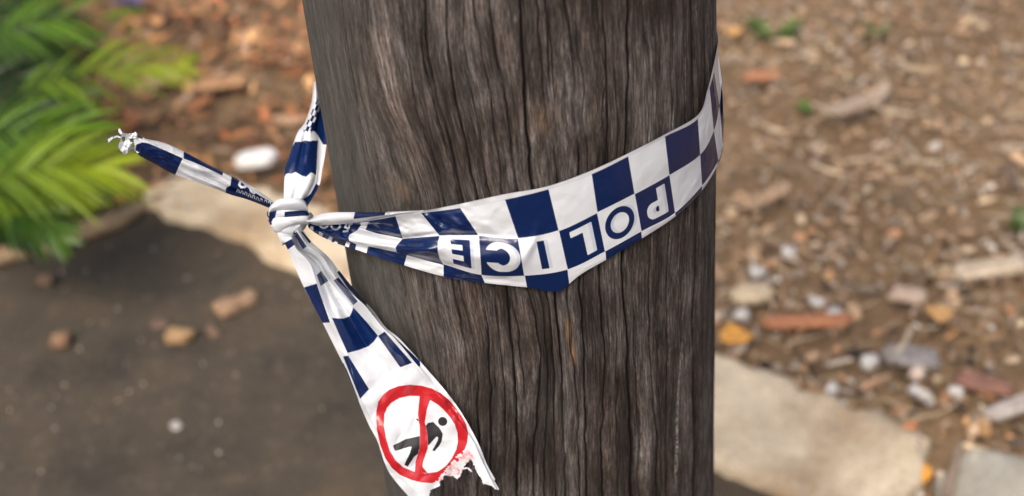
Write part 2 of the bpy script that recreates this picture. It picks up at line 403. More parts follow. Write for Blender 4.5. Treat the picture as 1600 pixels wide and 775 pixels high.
WORD = {0: 'P', -1: 'O', -2: 'L', -3: 'I', -4: 'C', -5: 'E'}
D1 = [(629.5,373),(687,368.5),(684,380),(684,392),(687,404),(693,414),(655,404),(620,394),(618,387),(622,381)]
leftblue = [D1,
 [(571,359),(577,345.5),(618,338),(629.5,373),(612,369),(590,365)],
 [(484,344),(563,346),(564,352),(558,360),(546,367),(544.5,371.5),(546,376.5),(520,368),(500,360),(484,352)],
 [(482,348),(500,359),(520,367.5),(546,376.5),(556.7,381.5),(555,391),(538,388),(480,358)],
 [(575,384.5),(636,397.5),(631,416),(572,399)]]
leftwhite = [[(486,353),(490,356),(489,361),(484,357)],[(499,362),(505,365),(503,371),(497,367)],[(515,369),(520,371),(517,379),(511,376)],[(541,377.5),(547,379.5),(544,389),(538,387)],
 [(523,377),(528,379),(526,382),(521,380)]]
def band_ink(A, S, Vv):
    cI = np.floor(S).astype(int); rI = np.floor(Vv).astype(int); fu = S - cI; fv = Vv - rI
    edge = np.minimum(np.minimum(fu, 1 - fu), np.minimum(fv, 1 - fv))
    on = ((cI + rI) % 2 == 1)
    edge = np.where(rI < 0, -Vv, edge); edge = np.where((Vv < 0), np.maximum(-Vv, .0), edge); on = on & (Vv >= 0)
    edge = np.where((Vv < 0), -np.abs(Vv) * 1.0, np.where(on, edge, -edge))
    sd = edge * 60
    lx, ly = 1 - fu, fv
    gh = np.full(S.shape, -50.0)
    for c, ch in WORD.items():
        mk = (cI == c) & (rI == 1); l = letter(ch, lx, ly) * 60; g = letter(ch, lx + .085, ly) * 60
        if on[mk].any():
            sd = np.where(mk, np.minimum(sd, -np.maximum(l, g)), sd)
        else:
            sd = np.where(mk, np.minimum(l, 60 * np.minimum(np.minimum(fu, 1 - fu), np.minimum(fv, 1 - fv))), sd)
        gh = np.where(mk, np.minimum(g, -l), gh)
    pl = union(A, leftblue); pl = np.minimum(pl, -union(A, leftwhite))
    for cx, cy, r, wd in ((506, 351, 6.0, 1.6), (524.5, 352.5, 6.8, 1.7)):
        rr = np.hypot((A[..., 0] - cx), (A[..., 1] - cy) * 1.15); pl = np.minimum(pl, np.abs(rr - r) - wd)
    pl = np.minimum(pl, -line_sd(A, [(537, 361.5), (543, 361), (543.5, 357), (539, 355), (541, 351)], 1.5))
    pl = np.minimum(pl, -line_sd(A, [(545, 357), (546, 351), (550, 350)], 1.3))
    return {'ink_blue': np.where(S < -5, pl, sd), 'ink_ghost': gh}
R_top = [(-9.3,478,344),(-9,486,344),(-8,530,343),(-7,577,342),(-6,617,335.5),(-5,660,329.5),(-4,717,319),(-3,786,304),(-2,856,291),(-1,923,267),(0,981,240),(1,1037,211),(2,1090,180),(3,1105,142),(4,1116,97),(5,1122,66)]
R_0 = [(-9.3,479,346),(-9,486,347),(-8,535,346),(-7,577,345.5),(-6,618,338),(-5,658,333),(-4,719,325),(-3,789,312),(-2,857,295.5),(-1,924.5,272),(0,981.5,244.3),(1,1039,213.4),(2,1090.3,185.3),(3,1108.7,137),(4,1115.8,112),(5,1122.5,85)]
R_1 = [(-9.3,480,348),(-9,487,350),(-8,530,352),(-7,571,359),(-6,629.5,373),(-5,687,368.5),(-4,748,368.5),(-3,810,373),(-2,873,361),(-1,933.7,332.7),(0,991.5,303.7),(1,1046,273.6),(2,1094,241.8),(3,1115.4,204),(4,1124,165),(5,1128,128)]
R_2 = [(-9.3,481,352),(-9,489,357),(-8,520,368),(-7,546,377),(-6,620,394),(-5,693,413),(-4,752,429.5),(-3,820,430.7),(-2,886.6,421),(-1,946,392.5),(0,1002,361.6),(1,1054.7,332.7),(2,1097,290),(3,1122.5,251),(4,1129.5,226),(5,1131,190)]
R_b = [(-9.3,482,356),(-9,490,362),(-8,514,376),(-7,554,389.5),(-6,620,411),(-5,693,432),(-4,757.5,442),(-3,823.4,449),(-2.25,876,454),(-2.1,882,450.5),(-2,889.5,443.5),(-1,947,405.8),(0,1003,372.7),(1,1056,337.6),(2,1096.5,298),(3,1121.5,258),(4,1129,236),(5,1131,210)]
def g_(x, c, w_): return np.exp(-((x - c) / w_) ** 2)
def band_off(A, S, Vv):
    px, py = A[..., 0], A[..., 1]
    o = np.full(S.shape, 2.2)
    o += np.clip((S - 1.5) / 2.5, 0, 1) * 3.2
    win = 1 / (1 + np.exp((S + 2.7) * 5))                     # crumpled part, left of the I
    o += win * (5.0 * g_(Vv, 1.55, .42) + 1.0)
    o -= win * 2.8 * g_(Vv, .95, .13) * g_(S, -5.0, 2.2)
    o += 3.5 * g_(S + .25 * (Vv - .5), -4.35, .22) * g_(Vv, .55, .35) + 2.6 * g_(S - .3 * Vv, -4.95, .16) * g_(Vv, .4, .4)
    o -= 4.0 * g_(S, -4.72, .2) * g_(Vv, .42, .25)
    o += 1.8 * g_(S - .5 * (Vv - .2), -3.8, .25) * g_(Vv, .7, .35)
    o -= 2.0 * g_(S + .1 * Vv, -3.3, .35) * g_(Vv, .75, .25)
    o += 2.2 * g_(S + .6 * (Vv - 1), -2.6, .12) * g_(Vv, 1.25, .35)
    o -= 2.0 * g_(Vv, 2.0, .12) * g_(S, -5.2, .9)
    o += 3.0 * g_(S + .9 * (Vv - 1.8), -5.6, .35) * g_(Vv, 1.8, .5)
    lw = np.clip((-5.2 - S) / 2, 0, 1)
    o += lw * (4.5 * np.sin(Vv * 3.3 + .3) + 3.0 * np.sin(Vv * 7 + S * .8))
    o += (fbm(S * 1.3, Vv * 1.6 + 4, 3) - .47) * (1.6 + 6.0 * np.clip((-2.6 - S) / 2, 0, 1))
    o += np.maximum(0, (fbm(S * 3 + Vv * 2, Vv * 3, 2) - .5)) * (.7 + 1.8 * (S < -2.6))
    # bottom hem folds back towards the pole
    hem = np.clip((Vv - 2.05) / .9, 0, 1); o -= hem ** 2 * 1.8 * (S > -5)
    o += np.clip((-Vv), 0, 1) * 1.5
    e_ = np.clip((S - 3.6) / 1.2, 0, 1) * np.clip(1.5 - Vv * .9, 0, 1); o = o * (1 - e_) + .2 * e_
    return np.maximum(o, .2) / 1000
def band_place(px, py, S, Vv):
    return hull(px, py, band_off(np.stack([px, py], -1), S, Vv))
qb = np.concatenate([np.linspace(-9.3, -5, 240)[:-1], np.linspace(-5, 3, 541)[:-1], np.linspace(3, 5, 80)])
band, bandX = sheet('band', [R_top, R_0, R_1, R_2, R_b], qb, [-.13, 0, 1, 2, 2.6], [6, 50, 50, 24], band_place, tape, band_ink)

# strand from behind the pole down to the knot
def strandY(py): return -0.045 + (322 - py) / 178 * 0.085
def off_cam(X, o):
    d = CAM - X; d /= np.linalg.norm(d, axis=-1, keepdims=True); return X + d * np.asarray(o)[..., None]
def strand_place(px, py, S, Vv):
    X = on_y(px, py, strandY(py))
    o = 7 * np.sin(np.clip(Vv, 0, 1) * math.pi) ** .8 - 2.5 * g_(Vv, .42, .10) * np.clip(S - 3, 0, 1) + (fbm(S * .6, Vv * 2.4, 2) - .47) * 6 + 1.0 * np.sin(Vv * 15 + S) * np.clip(S - 6.5, 0, 1)
    o = np.where(Vv > 1, -2.5 * (Vv - 1) - 1.5 * np.sin((Vv - 1) * math.pi), o)
    return off_cam(X, o / 1000)
S_l = [(0,490,128),(1,487,158),(2,481,180),(3,475,194),(4,466,205),(5,460,220),(6,452,244),(7,446,262),(8,444,286),(9,443,316)]
S_c = [(0,497,128),(1,499,158),(2,499.5,175),(3,496.5,192),(4,495,206),(5,496.5,220),(6,495.5,245),(7,494.5,268),(8,491,290),(9,474,318)]
S_r = [(0,512,128),(1,514,160),(2,516,180),(3,516,195),(4,514,210),(5,510,226),(6,507.5,244),(7,503,268),(8,498,292),(9,478,326)]
def strand_ink(A, S, Vv):
    A = A + np.stack([np.zeros(S.shape), (fbm(A[..., 0] / 9, A[..., 1] * 0 + 3, 2) - .45) * 7 * (Vv < 1)], -1)
    left = [[(440,285),(447,246),(461,221),(480,220),(498,218),(495,274),(486,268),(478,277),(462,268),(455,271),(447,272)]]
    b = np.where(Vv <= 1, union(A, left), -50)
    b = np.maximum(b, np.where(Vv > .82, union(A, [[(494,287),(500,291),(505,300),(496,322),(478,330),(470,314),(486,303)]]), -50))
    # little checks
    ax = np.array([-(7.2), 12.0]); ax = ax / np.hypot(*ax); bx = np.array([-.80, -.6])
    o = np.array([477.0, 204.0]); P = A - o
    u = (P[..., 0] * .5 - P[..., 1] * .866) / 9.0; v = (P[..., 0] * .92 + P[..., 1] * .39) / 4.3
    zone = (v > -.6) & (v < 2.4) & (u > -1.3) & (u < 7)
    fu = u - np.floor(u); fv = v - np.floor(v); on = (np.floor(u) + np.floor(v)) % 2 == 0
    e = np.minimum(np.minimum(fu, 1 - fu) * 9, np.minimum(fv, 1 - fv) * 7); chk = np.where(on & zone, e, -e)
    navy = union(A, [[(484,203),(492,188),(498,172),(502,160),(520,160),(520,226),(505,226),(498,214),(493,205)]])
    chk = np.where(A[..., 1] < 206, chk, -50)
    b = np.maximum(b, np.maximum(navy, chk))
    return {'ink_blue': b}
qs = np.linspace(0, 9, 170)
strand, strX = sheet('upper_strand', [S_l, S_c, S_r], qs, [0, 1, 2], [46, 16], strand_place, tape, strand_ink)

# the stretch that runs round the back of the pole
s0 = bandX[:, -1]; e0 = strX[:, 0]
nn = 26
a_i = np.linspace(0, 1, nn)
st = np.stack([np.interp(a_i, np.linspace(0, 1, len(s0)), s0[:, c]) for c in range(3)], -1)
en = np.stack([np.interp(a_i, np.linspace(0, 1, len(e0)), e0[::1, c]) for c in range(3)], -1)
en = en[np.argsort(-en[:, 2])]; en = st * 0 + np.stack([np.full(nn, en[:, 0].mean()), np.full(nn, en[:, 1].mean()), np.linspace(en[:, 2].max(), en[:, 2].min() - .03, nn)], -1)
tt = np.linspace(0, 1, 110)
ths = np.arctan2(st[:, 1], st[:, 0]); the = np.arctan2(en[:, 1], en[:, 0]) % (2 * math.pi)
rs = np.hypot(st[:, 0], st[:, 1]); re = np.hypot(en[:, 0], en[:, 1])
BX = np.empty((nn, 110, 3))
for j, t in enumerate(tt):
    th = ths * (1 - t) + the * t; r_ = np.where(t < .75, rs * (1 - t) + (R + .003) * t, R + .003); r_ = np.maximum(R, rs + (R + .0003 - rs) * min(1, t * 10)) if t < .7 else (R + .003) + (re - R - .003) * ((t - .7) / .3) ** 2
    z = st[:, 2] * (1 - t) + en[:, 2] * t
    BX[:, j] = np.stack([r_ * np.cos(th), r_ * np.sin(th), z], -1)
idx = np.arange(nn * 110).reshape(nn, 110)
o = mesh_obj('back_stretch', BX.reshape(-1, 3), np.stack([idx[:-1, :-1], idx[1:, :-1], idx[1:, 1:], idx[:-1, 1:]], -1).reshape(-1, 4).tolist(), TAPE, tape)
Sb = np.broadcast_to(5 + tt * 12, (nn, 110)); Vb = np.broadcast_to(np.linspace(-.13, 2.6, nn)[:, None], (nn, 110))
cI, rI = np.floor(Sb), np.floor(Vb); fu, fv = Sb - cI, Vb - rI; ed = np.minimum(np.minimum(fu, 1 - fu), np.minimum(fv, 1 - fv))
set_attr(o, 'ink_blue', np.where(((cI + rI) % 2 == 1) & (Vb > 0), ed, -ed - .02) * 60)
for nm in ('ink_red', 'ink_black', 'ink_ghost', 'ink_smear'): set_attr(o, nm, np.full(nn * 110, -50.0))

# rolled hem above the band, next to the knot
def fold_place(px, py, S, Vv):
    d = (5 + 5.5 * np.sin(Vv * math.pi)) * (1 - np.clip((S - 6) / 2.2, 0, 1)) + 4.5
    return hull(px, py, (d + (fbm(S * .8, Vv * 2, 2) - .47) * 3) / 1000)
f_t = [(0,480,345),(1,494,337.5),(2,508,333.5),(3,525,331.8),(4,555,331.6),(5,580,331.7),(6,603,331.6),(6.6,609,330.8),(7,630,329.8),(8,662,328.6)]
f_b = [(0,481,348),(1,494,352),(2,508,352),(3,537,350),(4,560,347.6),(5,579,344),(6,610,338),(6.6,618,336.6),(7,634,334),(8,664,329.6)]
sheet('folded_hem', [f_t, f_b], np.linspace(0, 8, 150), [0, 1], [24], fold_place, band if False else tape,
      lambda A, S, V_: {'ink_blue': union(A, [[(555,330),(603,330),(601,336.3),(552,342.3)]])})

# knot
def knot_place(base, bulge, nz=3.0):
    def f(px, py, S, Vv):
        X = on_y(px, py, np.full(np.shape(px), KN[1]))
        o = base + 11 * np.sqrt(np.clip(1 - ((px - 451) / 36) ** 2, 0, 1)) + bulge * np.sin(np.clip(Vv, 0, 1) * math.pi) ** .7 + (fbm(px / 26, py / 9, 2) - .47) * nz
        return off_cam(X, o / 1000)
    return f
knot = empty('knot', (0, 0, 0)); knot.parent = tape; knot['_o'] = [0, 0, 0]
# core body of the knot
th_, ph_ = np.meshgrid(np.linspace(0, math.pi, 25), np.linspace(0, 2 * math.pi, 41), indexing='ij')
ex = C2W.T[0] if False else C2W @ np.array([1, 0, 0]); ey = C2W @ np.array([0, 1, 0]); ez = C2W @ np.array([0, 0, 1])
lumpk = 1 + .12 * (fbm(th_ * 3, ph_ * 2, 2) - .47)
cc = on_y(np.float64(452), np.float64(343), KN[1])
CX = cc + (np.sin(th_) * np.cos(ph_) * lumpk)[..., None] * ex * .0130 + (np.sin(th_) * np.sin(ph_) * lumpk)[..., None] * ey * .0125 + (np.cos(th_) * lumpk)[..., None] * ez * .012
idx = np.arange(25 * 41).reshape(25, 41)
bpy.data.objects.remove(knot)
knot = mesh_obj('knot', CX.reshape(-1, 3), np.stack([idx[:-1, :-1], idx[1:, :-1], idx[1:, 1:], idx[:-1, 1:]], -1).reshape(-1, 4).tolist(), TAPE, tape)
for nm in ('ink_blue', 'ink_red', 'ink_black', 'ink_ghost', 'ink_smear'): set_attr(knot, nm, np.full(25 * 41, -50.0) if nm != 'ink_blue' else (fbm(ph_ * 1.5, th_ * 2, 1).ravel() - .3) * 20)
knot['_o'] = list(map(float, tape.location))
def kn(name, top, bot, base, bulge, ink, nv=22, nz=3.0):
    n_ = len(top)
    return sheet(name, [[(i, *p) for i, p in enumerate(top)], [(i * (n_ - 1) / (len(bot) - 1), *p) for i, p in enumerate(bot)]], np.linspace(0, n_ - 1, 70), [0, 1], [nv],
                 knot_place(base, bulge, nz), knot, ink)
kn('wrap', [(419,336),(420,325),(430,314.5),(443,310),(462,309),(477,315),(482,330)], [(421,338),(423,332),(434,329),(447,328.2),(462,328.4),(478,329.5),(482,332)], 2.0, 4.5, None)
kn('wrap', [(417,336),(419,329),(432,326),(450,326),(468,326),(481,328)], [(420,341),(424,347),(436,344),(450,343),(468,341),(484,341)], 0.5, 2.2,
   lambda A, S, V_: {'ink_blue': union(A, [[(410,325),(432.5,329),(428,347),(414,350)],[(445,330.8),(479,328),(486,337.6),(444,340)]])})
kn('wrap', [(424,347),(429,340.5),(445,339.3),(465,337.6),(480,337),(484.5,340)], [(430,363),(437,363),(450,356),(465,351),(480,351.5),(484,354)], 2.8, 3.0, None, nz=2.2)
kn('wrap', [(430,356),(447,352),(470,347)], [(441,384),(457,374),(468,358)], 0.8, 2.5,
   lambda A, S, V_: {'ink_blue': union(A, [[(441,384),(443.5,379.5),(456,372.5),(462,384),(450,392)]])})
kn('wrap', [(419,344),(421,342),(427,345),(431,350)], [(425,357),(429,363),(434,366),(437,366)], -3, 2,
   lambda A, S, V_: {'ink_blue': union(A, [[(417,342),(431,340),(427,350),(421,352)],[(426,355),(429,352),(434,362),(431,364)]])})
kn('wrap', [(479,334),(484,331.5),(489,335),(491,342)], [(478,346),(482,349),(486,349),(490,346)], -1, 4, None)

# ---- left tail
def ltY(px): return KN[1] + (440 - px) / 240 * -0.028
def lt_place(px, py, S, Vv):
    X = on_y(px, py, ltY(px))
    o = 2 + 6.5 * np.sin(Vv / 3 * math.pi) ** .8 - 5.0 * g_(Vv, 2.0, .22) * np.clip((S - 1.5), 0, 1) + (fbm(S * 1.6, Vv * 1.5 + 9, 4) - .47) * 5.5 + 2.2 * (fbm(S * .7, Vv * 5, 2) - .45)
    return off_cam(X, o / 1000)
lt0 = [(0,211,213),(.5,231,217.7),(1,252,222),(2,286.5,236.5),(3,348,268.5),(3.25,362,275),(4,395,292.5),(5,432,318)]
lt1 = [(0,209,220),(.5,230,223.5),(1,250,231),(2,285.5,247.5),(3,348,274.5),(3.25,360,281),(4,392,298),(5,431,320.5)]
lt2 = [(0,211,230),(.5,226,235),(1,244,243),(2,280,258.5),(3,341,287),(3.25,355,293),(4,388,305),(5,430,324)]
lt3 = [(0,210,236),(.5,219,244),(1,237,253.3),(2,275,273.5),(3,337,295),(3.25,353,301.5),(4,386,311.5),(5,428,328)]
def lt_ink(A, S, V_):
    b = union(A, [[(213,226),(222,222.5),(230.5,223.8),(258,235),(285.6,247.6),(281,257),(273.5,274),(237,256),(210,245)],
                  [(287,234),(349,267.5),(347.5,274.5),(318,260),(304,254),(287,247.8)],
                  [(362.5,272),(374,282),(392,297),(410,308),(432,320),(432,332),(400,320),(352.5,304),(353,294),(360,290)]])
    b = np.minimum(b, -line_sd(A, [(375,285),(374,289),(377,292.5),(383,292),(387,287)], 1.8))
    b = np.minimum(b, -line_sd(A, [(391,294),(392,299),(397,302),(401,299)], 1.5))
    for x, y in ((370, 300), (376, 302), (382, 304), (388, 307), (394, 309), (400, 312), (406, 314), (413, 316), (419, 318)):
        b = np.minimum(b, -line_sd(A, [(x, y), (x + 1.5, y - 4), (x + 4, y - 2), (x + 3.6, y + 1)], .75 if x < 400 else .55))
    return {'ink_blue': b}
ltail, ltX = sheet('tail', [lt0, lt1, lt2, lt3], np.linspace(0, 5, 260), [0, 1, 2, 3], [12, 14, 14], lt_place, tape, lt_ink, acrosscubic=True)
ltail['label'] = 'rolled left tail of the tape sticking out with a frayed tip'
fr_top = [(0,163,205),(1,200,200),(2,232,206)]; fr_bot = [(0,163,246),(1,195,247),(2,232,246)]
fray = [(184.5,201.6),(187.5,200.5),(191,207),(200,208.5),(209,208),(211.6,205.5),(215,210),(218,212.5),(226,216),(224,224),(222,236),(215,240),(209,233),(203,235),(197,241),(193.5,242),(188,234),(184.5,228.7),(187,221),(187.5,216),(183,214.5),(176,217),(170,222.5),(166,222.5),(167,218.5),(174,214),(183,211.5),(188,213.5),(190,211.5),(185,206)]
fhole = [[(202,217),(208,216),(211,220),(207,222),(203,221)],[(190.5,214),(195.5,214),(196,219),(193,223),(191,219)],[(207,223),(213,225),(212,229),(205,227)]]
def fr_place(px, py, S, Vv):
    X = on_y(px, py, ltY(px)); o = 5 + 9 * (fbm(px / 7, py / 7, 3) - .47) + 2 * np.sin(px / 4 + py / 5)
    return off_cam(X, o / 1000)
sheet('torn_tip', [fr_top, fr_bot], np.linspace(0, 2, 130), [0, 1], [80], fr_place, ltail,
      lambda A, S, V_: {'ink_blue': union(A, [[(214,210),(222,214),(228,222),(222,240),(213,236),(216,224)],[(163,219),(168,217),(169,224),(163,226)]]), 'ink_ghost': union(A, [[(163,214),(188,210),(188,217),(163,228)]])},
      cut=lambda A: (poly_sd(A, fray) > 0) & (union(A, fhole) < 0))

# ---- lower tail with the sign
st_ = [
 [(438,368),(455,370),(459,364),(464,358),(470,355)],
 [(449.6,390),(463,389),(472,389),(480,384),(487,378)],
 [(461,418),(484,412),(495,410),(504,402),(512,400)],
 [(474.4,448),(495,443),(511,438),(522,432),(531,424)],
 [(490,478),(506,474),(528,468),(545,455),(556,455)],
 [(504,504),(517,501),(545,494),(571,479),(586,489)],
 [(523,542),(536,538),(570,536),(597,511),(603,512)],
 [(537,570),(545,562),(590,560),(617,530),(624,529)],
 [(550,601),(556,600),(615,592),(654,574),(662,571)],
 [(574,659),(580,655),(635,635),(686,618),(698,613)],
 [(590,690),(600,686),(660,668),(712,653),(725,651)],
 [(608,738),(620,730),(682,712),(738,688),(748,694)],
 [(650,790),(665,785),(715,760),(754,722),(763,730)],
 [(680,840),(700,830),(740,800),(776,768),(788,772)]]
rows_t = [[(i, *st_[i][k]) for i in range(len(st_))] for k in range(5)]
def tailY(S): return KN[1] - .012 - .108 * np.clip(S / 13, 0, 1) ** 1.15
def tl_place(px, py, S, Vv):
    X = on_y(px, py, tailY(S))
    pl = np.interp(Vv, [0, .25, .5, .75, 1], [0, 8, -8, 9, 0]) * np.interp(S, [0, 2, 7, 10, 13], [1, 1.25, .8, .45, .3])
    o = 2 + pl + (fbm(S * .45, Vv * 3, 2) - .47) * 6 * (1 - .45 * np.clip(S - 7, 0, 1)) + 3.0 * g_(Vv + .03 * (S - 4), .42, .05) * g_(S, 4, 2) - 4 * g_(Vv - .02 * (S - 4), .60, .05) * g_(S, 4, 2)
    o += 2.0 * np.sin(px / 15 + py / 9) * np.clip(S - 7, 0, 1) * .5
    o += 1.6 * np.abs(vnoise(px / 22 + py / 60, py / 30 - px / 50) - .5) * np.clip(S - 7, 0, 1) * 3
    # hanging roll at the right rim
    o += 2.2 * np.clip((Vv - .86) / .14, 0, 1) * np.clip(S - 5, 0, 1)
    return off_cam(X, o / 1000)
tb_polys = [
 [(440,383),(443.4,380),(456,373),(461,382),(448.6,391)],
 [(459,365.5),(463.5,362),(479.5,385),(473,390)],
 [(470,362),(473,362),(486.5,377),(483.7,380.5)],
 [(475,449),(495,443),(500,458),(515.7,504),(503,504.5)],
 [(495,429.5),(502,423),(512.6,439),(501,447)],
 [(521,438),(529,433.6),(559,471),(552,477)],
 [(527,426),(530,422),(572,470),(573.5,478.5),(560,468),(543.5,450)],
 [(518.6,496.5),(527,497.5),(537,497.5),(546.5,494),(549,489),(552,480),(572,502),(590.6,524.5),(584,534),(576,541),(562,546.5),(543,551.5),(531,525)],
 [(590.6,525),(601,518),(644,567),(625.4,574)],
 [(536,557),(544,555.5),(576.6,608),(562.7,623.5)],
 [(531,566),(537,568),(543,580),(560,624),(562,632),(556,632)],
 [(614,524),(656,564),(657,571),(654.5,573.5)]]
ring_o = [(588,642),(591,628),(598,617),(608,609),(622,603.5),(640,601),(658,602.5),(675,607),(690,615),(703,626),(713,638),(722,651),(729,664),(731.5,678),(730,692),(724,708),(716,722),(704,738),(692,752),(676,755),(660,754),(643,750),(625,742),(612,731),(602,716),(594,695),(589,672),(587.5,655)]
ring_i = [(600.5,648),(605,637),(612,629),(624,622),(640,618.5),(656,619),(671,624.5),(684,632),(694,641),(704,653),(711,664),(714.5,676),(715.5,690),(713,702),(706,716),(697,728),(684,737),(665,740),(648,737),(630,730),(618,719),(609,704),(603,684),(600,664)]
bar = [(656,616),(672.5,624),(667,640),(664,660),(668,680),(668.5,700),(661,722),(660,729),(668,739),(648,739),(649,722),(656,700),(656,672),(653,646)]
def tail_ink(A, S, V_):
    b = union(A, tb_polys)
    red = np.minimum(poly_sd(A, ring_o), -poly_sd(A, ring_i)); red = np.maximum(red, poly_sd(A, bar))
    red = np.where(V_ > .955, -5, red)
    blk = union(A, [[(666.5,664),(668,661),(677,659),(687,669),(692,678),(689.5,690),(686,684),(682,682),(675,690),(669,697),(662,697),(655,682),(664,672)],
                    [(656,681),(634,686),(614,696),(617,705),(637,699),(645,697),(650,706),(660,700)],
                    [(645,692),(652,700),(656,707),(647,714),(637,729.5),(631.5,726),(640,709)],
                    [(686,678),(692,678),(690,690),(686,697),(678.5,705.5),(675.5,703.5),(681,694),(684,688)],
                    [(649.5,655),(652.5,653.5),(654.5,657),(672,668),(668,671)]])
    blk = np.maximum(blk, 7.2 - np.hypot(A[..., 0] - 691.7, A[..., 1] - 658.5))
    blk = np.minimum(blk, -poly_sd(A, bar))
    sm = union(A, [[(716,712),(735,700),(745,735),(715,755),(690,762),(680,756),(698,735)]])
    red = np.where(sm > -2, np.minimum(red, (fbm(A[..., 0] / 6, A[..., 1] / 6, 2) - .52) * 20), red)
    return {'ink_blue': b, 'ink_red': red, 'ink_black': blk, 'ink_smear': np.minimum(sm, 8 * (fbm(A[..., 0] / 9, A[..., 1] / 9, 2) - .3))}
tear = [(640,775),(657,778),(670.7,775),(673,766),(679,764),(688,759),(687,753),(692,750),(693,744),(697,742.5),(701,745),(708,744),(713,749),(716,749),(719,744),(721.5,740),(722,734),(730,733),(736,738),(738.5,736.5),(734,731),(728,729.5),(724,731),(727,727),(736,717),(741,730),(746,741),(752,748),(754,756),(760,757),(768,759),(773,764),(779,766.5),(779,762),(772,752)]
def tail_cut(A):
    big = [(400,330),(800,330),(800,800)] 
    x, y = A[..., 0], A[..., 1]
    keep_poly = [(420,340),(520,340),(800,600),(800,700),(772,752),(779.5,763),(779,766.5),(773,764),(768,759),(760,757),(754,756),(752,748),(746,741),(741,730),(736,717),(727,727),(724,731),(728,729.5),(734,731),(738.5,736.5),(736,738),(730,733),(722,734),(721.5,740),(719,744),(716,749),(713,749),(708,744),(701,745),(697,742.5),(693,744),(692,750),(687,753),(688,759),(679,764),(673,766),(670.7,775),(664,780),(640,790),(400,790)]
    return poly_sd(A + np.stack([1.2 * (fbm(x / 3, y / 3, 2) - .4), 1.2 * (fbm(y / 3, x / 3, 2) - .4)], -1), keep_poly) > 0
rtail, rtX = sheet('tail', rows_t, np.linspace(0, 13, 470), [0, .25, .5, .75, 1], [40, 42, 42, 28], tl_place, tape, tail_ink, cut=tail_cut)
rtail['label'] = 'hanging lower tail with a red no-walking circle and a ragged torn hem'
# clearance report
rd = np.hypot(rtX[..., 0], rtX[..., 1]); print('tail min radius', rd.min(), 'wood', R)

#==GROUND==
# ------------------------------------------------------------------ GROUND
def gp(px, py, z=0.0): return on_z(np.float64(px), np.float64(py), z)
g = NT('soil')
n_a = g.noise(g.obj(), 9, 6, .65); n_b = g.noise(g.obj(), 60, 5, .7); n_c = g.noise(g.obj(), 2.2, 4)
cs = g.ramp(n_b, [(.3, (0.112,0.066,0.033)), (.5, (0.280,0.175,0.090)), (.7, (0.470,0.310,0.168))])
cs = g.mix(g.smooth(n_a, .45, .7), cs, (0.370,0.240,0.127)); cs = g.mix(g.math('MULTIPLY', g.smooth(n_c, .45, .65), .5), cs, (0.168,0.100,0.051))
g.l(cs, g.b.inputs['Base Color']); g.b.inputs['Roughness'].default_value = .95
g.l(g.bump(n_b, 1, .02), g.b.inputs['Normal'])
N = 160
xs = np.sign(np.linspace(-1, 1, N)) * np.abs(np.linspace(-1, 1, N)) ** 3 * 60; ys = xs.copy()
X_, Y_ = np.meshgrid(xs, ys + 1.5); near = np.exp(-((X_ / 4) ** 2 + ((Y_ - 1.5) / 4) ** 2))
Zg = -0.006 - .012 * fbm(X_ * 3 + 20, Y_ * 3 + 20, 3) * near
idx = np.arange(N * N).reshape(N, N)
gr = mesh_obj('ground', np.stack([X_, Y_, Zg], -1).reshape(-1, 3), np.stack([idx[:-1, :-1], idx[:-1, 1:], idx[1:, 1:], idx[1:, :-1]], -1).reshape(-1, 4).tolist(), g.m, origin=np.zeros(3))
tag(gr, kind='structure')

# asphalt path
a = NT('worn_asphalt')
v1 = a.noise(a.obj(), 260, 3, .7); v2 = a.noise(a.obj(), 5, 5, .6); v3 = a.noise(a.obj(), 40, 4, .6)
ca = a.ramp(v1, [(.32, (0.028,0.021,0.015)), (.5, (0.061,0.047,0.031)), (.66, (0.117,0.092,0.063))])
ca = a.mix(1.0, ca, a.ramp(v2, [(.35, (.62, .62, .66)), (.5, (1, 1, 1)), (.66, (1.45, 1.32, 1.15))]), 'MULTIPLY')
ca = a.mix(a.math('MULTIPLY', a.smooth(v3, .55, .75), .4), ca, (.16, .125, .095))
a.l(ca, a.b.inputs['Base Color']); a.b.inputs['Roughness'].default_value = .9
a.l(a.bump(v1, .8, .004), a.b.inputs['Normal'])
def px_poly(pts, z=0.0): return [tuple(gp(x, y, z)[:2]) for x, y in pts]
def smooth_line(pts, n=80):
    p = np.array(pts, float); k = np.concatenate([[0], np.cumsum(np.hypot(*np.diff(p, axis=0).T))]); return hermite(k, p, np.linspace(0, k[-1], n))
far_edge = smooth_line(px_poly([(-900,560),(-400,470),(-120,425),(0,400),(110,365),(220,332),(300,338),(360,358),(420,392),(480,425),(545,462),(700,530),(900,620),(1122,722),(1180,745),(1240,778),(1400,880),(1700,1060),(2400,1400)]), 200)
far_edge += (np.stack([fbm(np.arange(200) * .45, np.zeros(200), 3), fbm(np.arange(200) * .45, np.ones(200) * 9, 3)], -1) - .47) * .03
near_c = np.stack([np.linspace(far_edge[0, 0] - 1, far_edge[-1, 0] + 1, 200), np.full(200, -4.0)], -1)
rows_ = 12; L_ = np.linspace(0, 1, rows_)[:, None, None]
PA = far_edge[None] * (1 - L_) + near_c[None] * L_
PA = np.concatenate([PA, np.full(PA.shape[:2] + (1,), 0.004)], -1); idx = np.arange(rows_ * 200).reshape(rows_, 200)
path = mesh_obj('path', PA.reshape(-1, 3), np.stack([idx[:-1, :-1], idx[1:, :-1], idx[1:, 1:], idx[:-1, 1:]], -1).reshape(-1, 4).tolist(), a.m, origin=np.zeros(3)); tag(path, kind='structure')

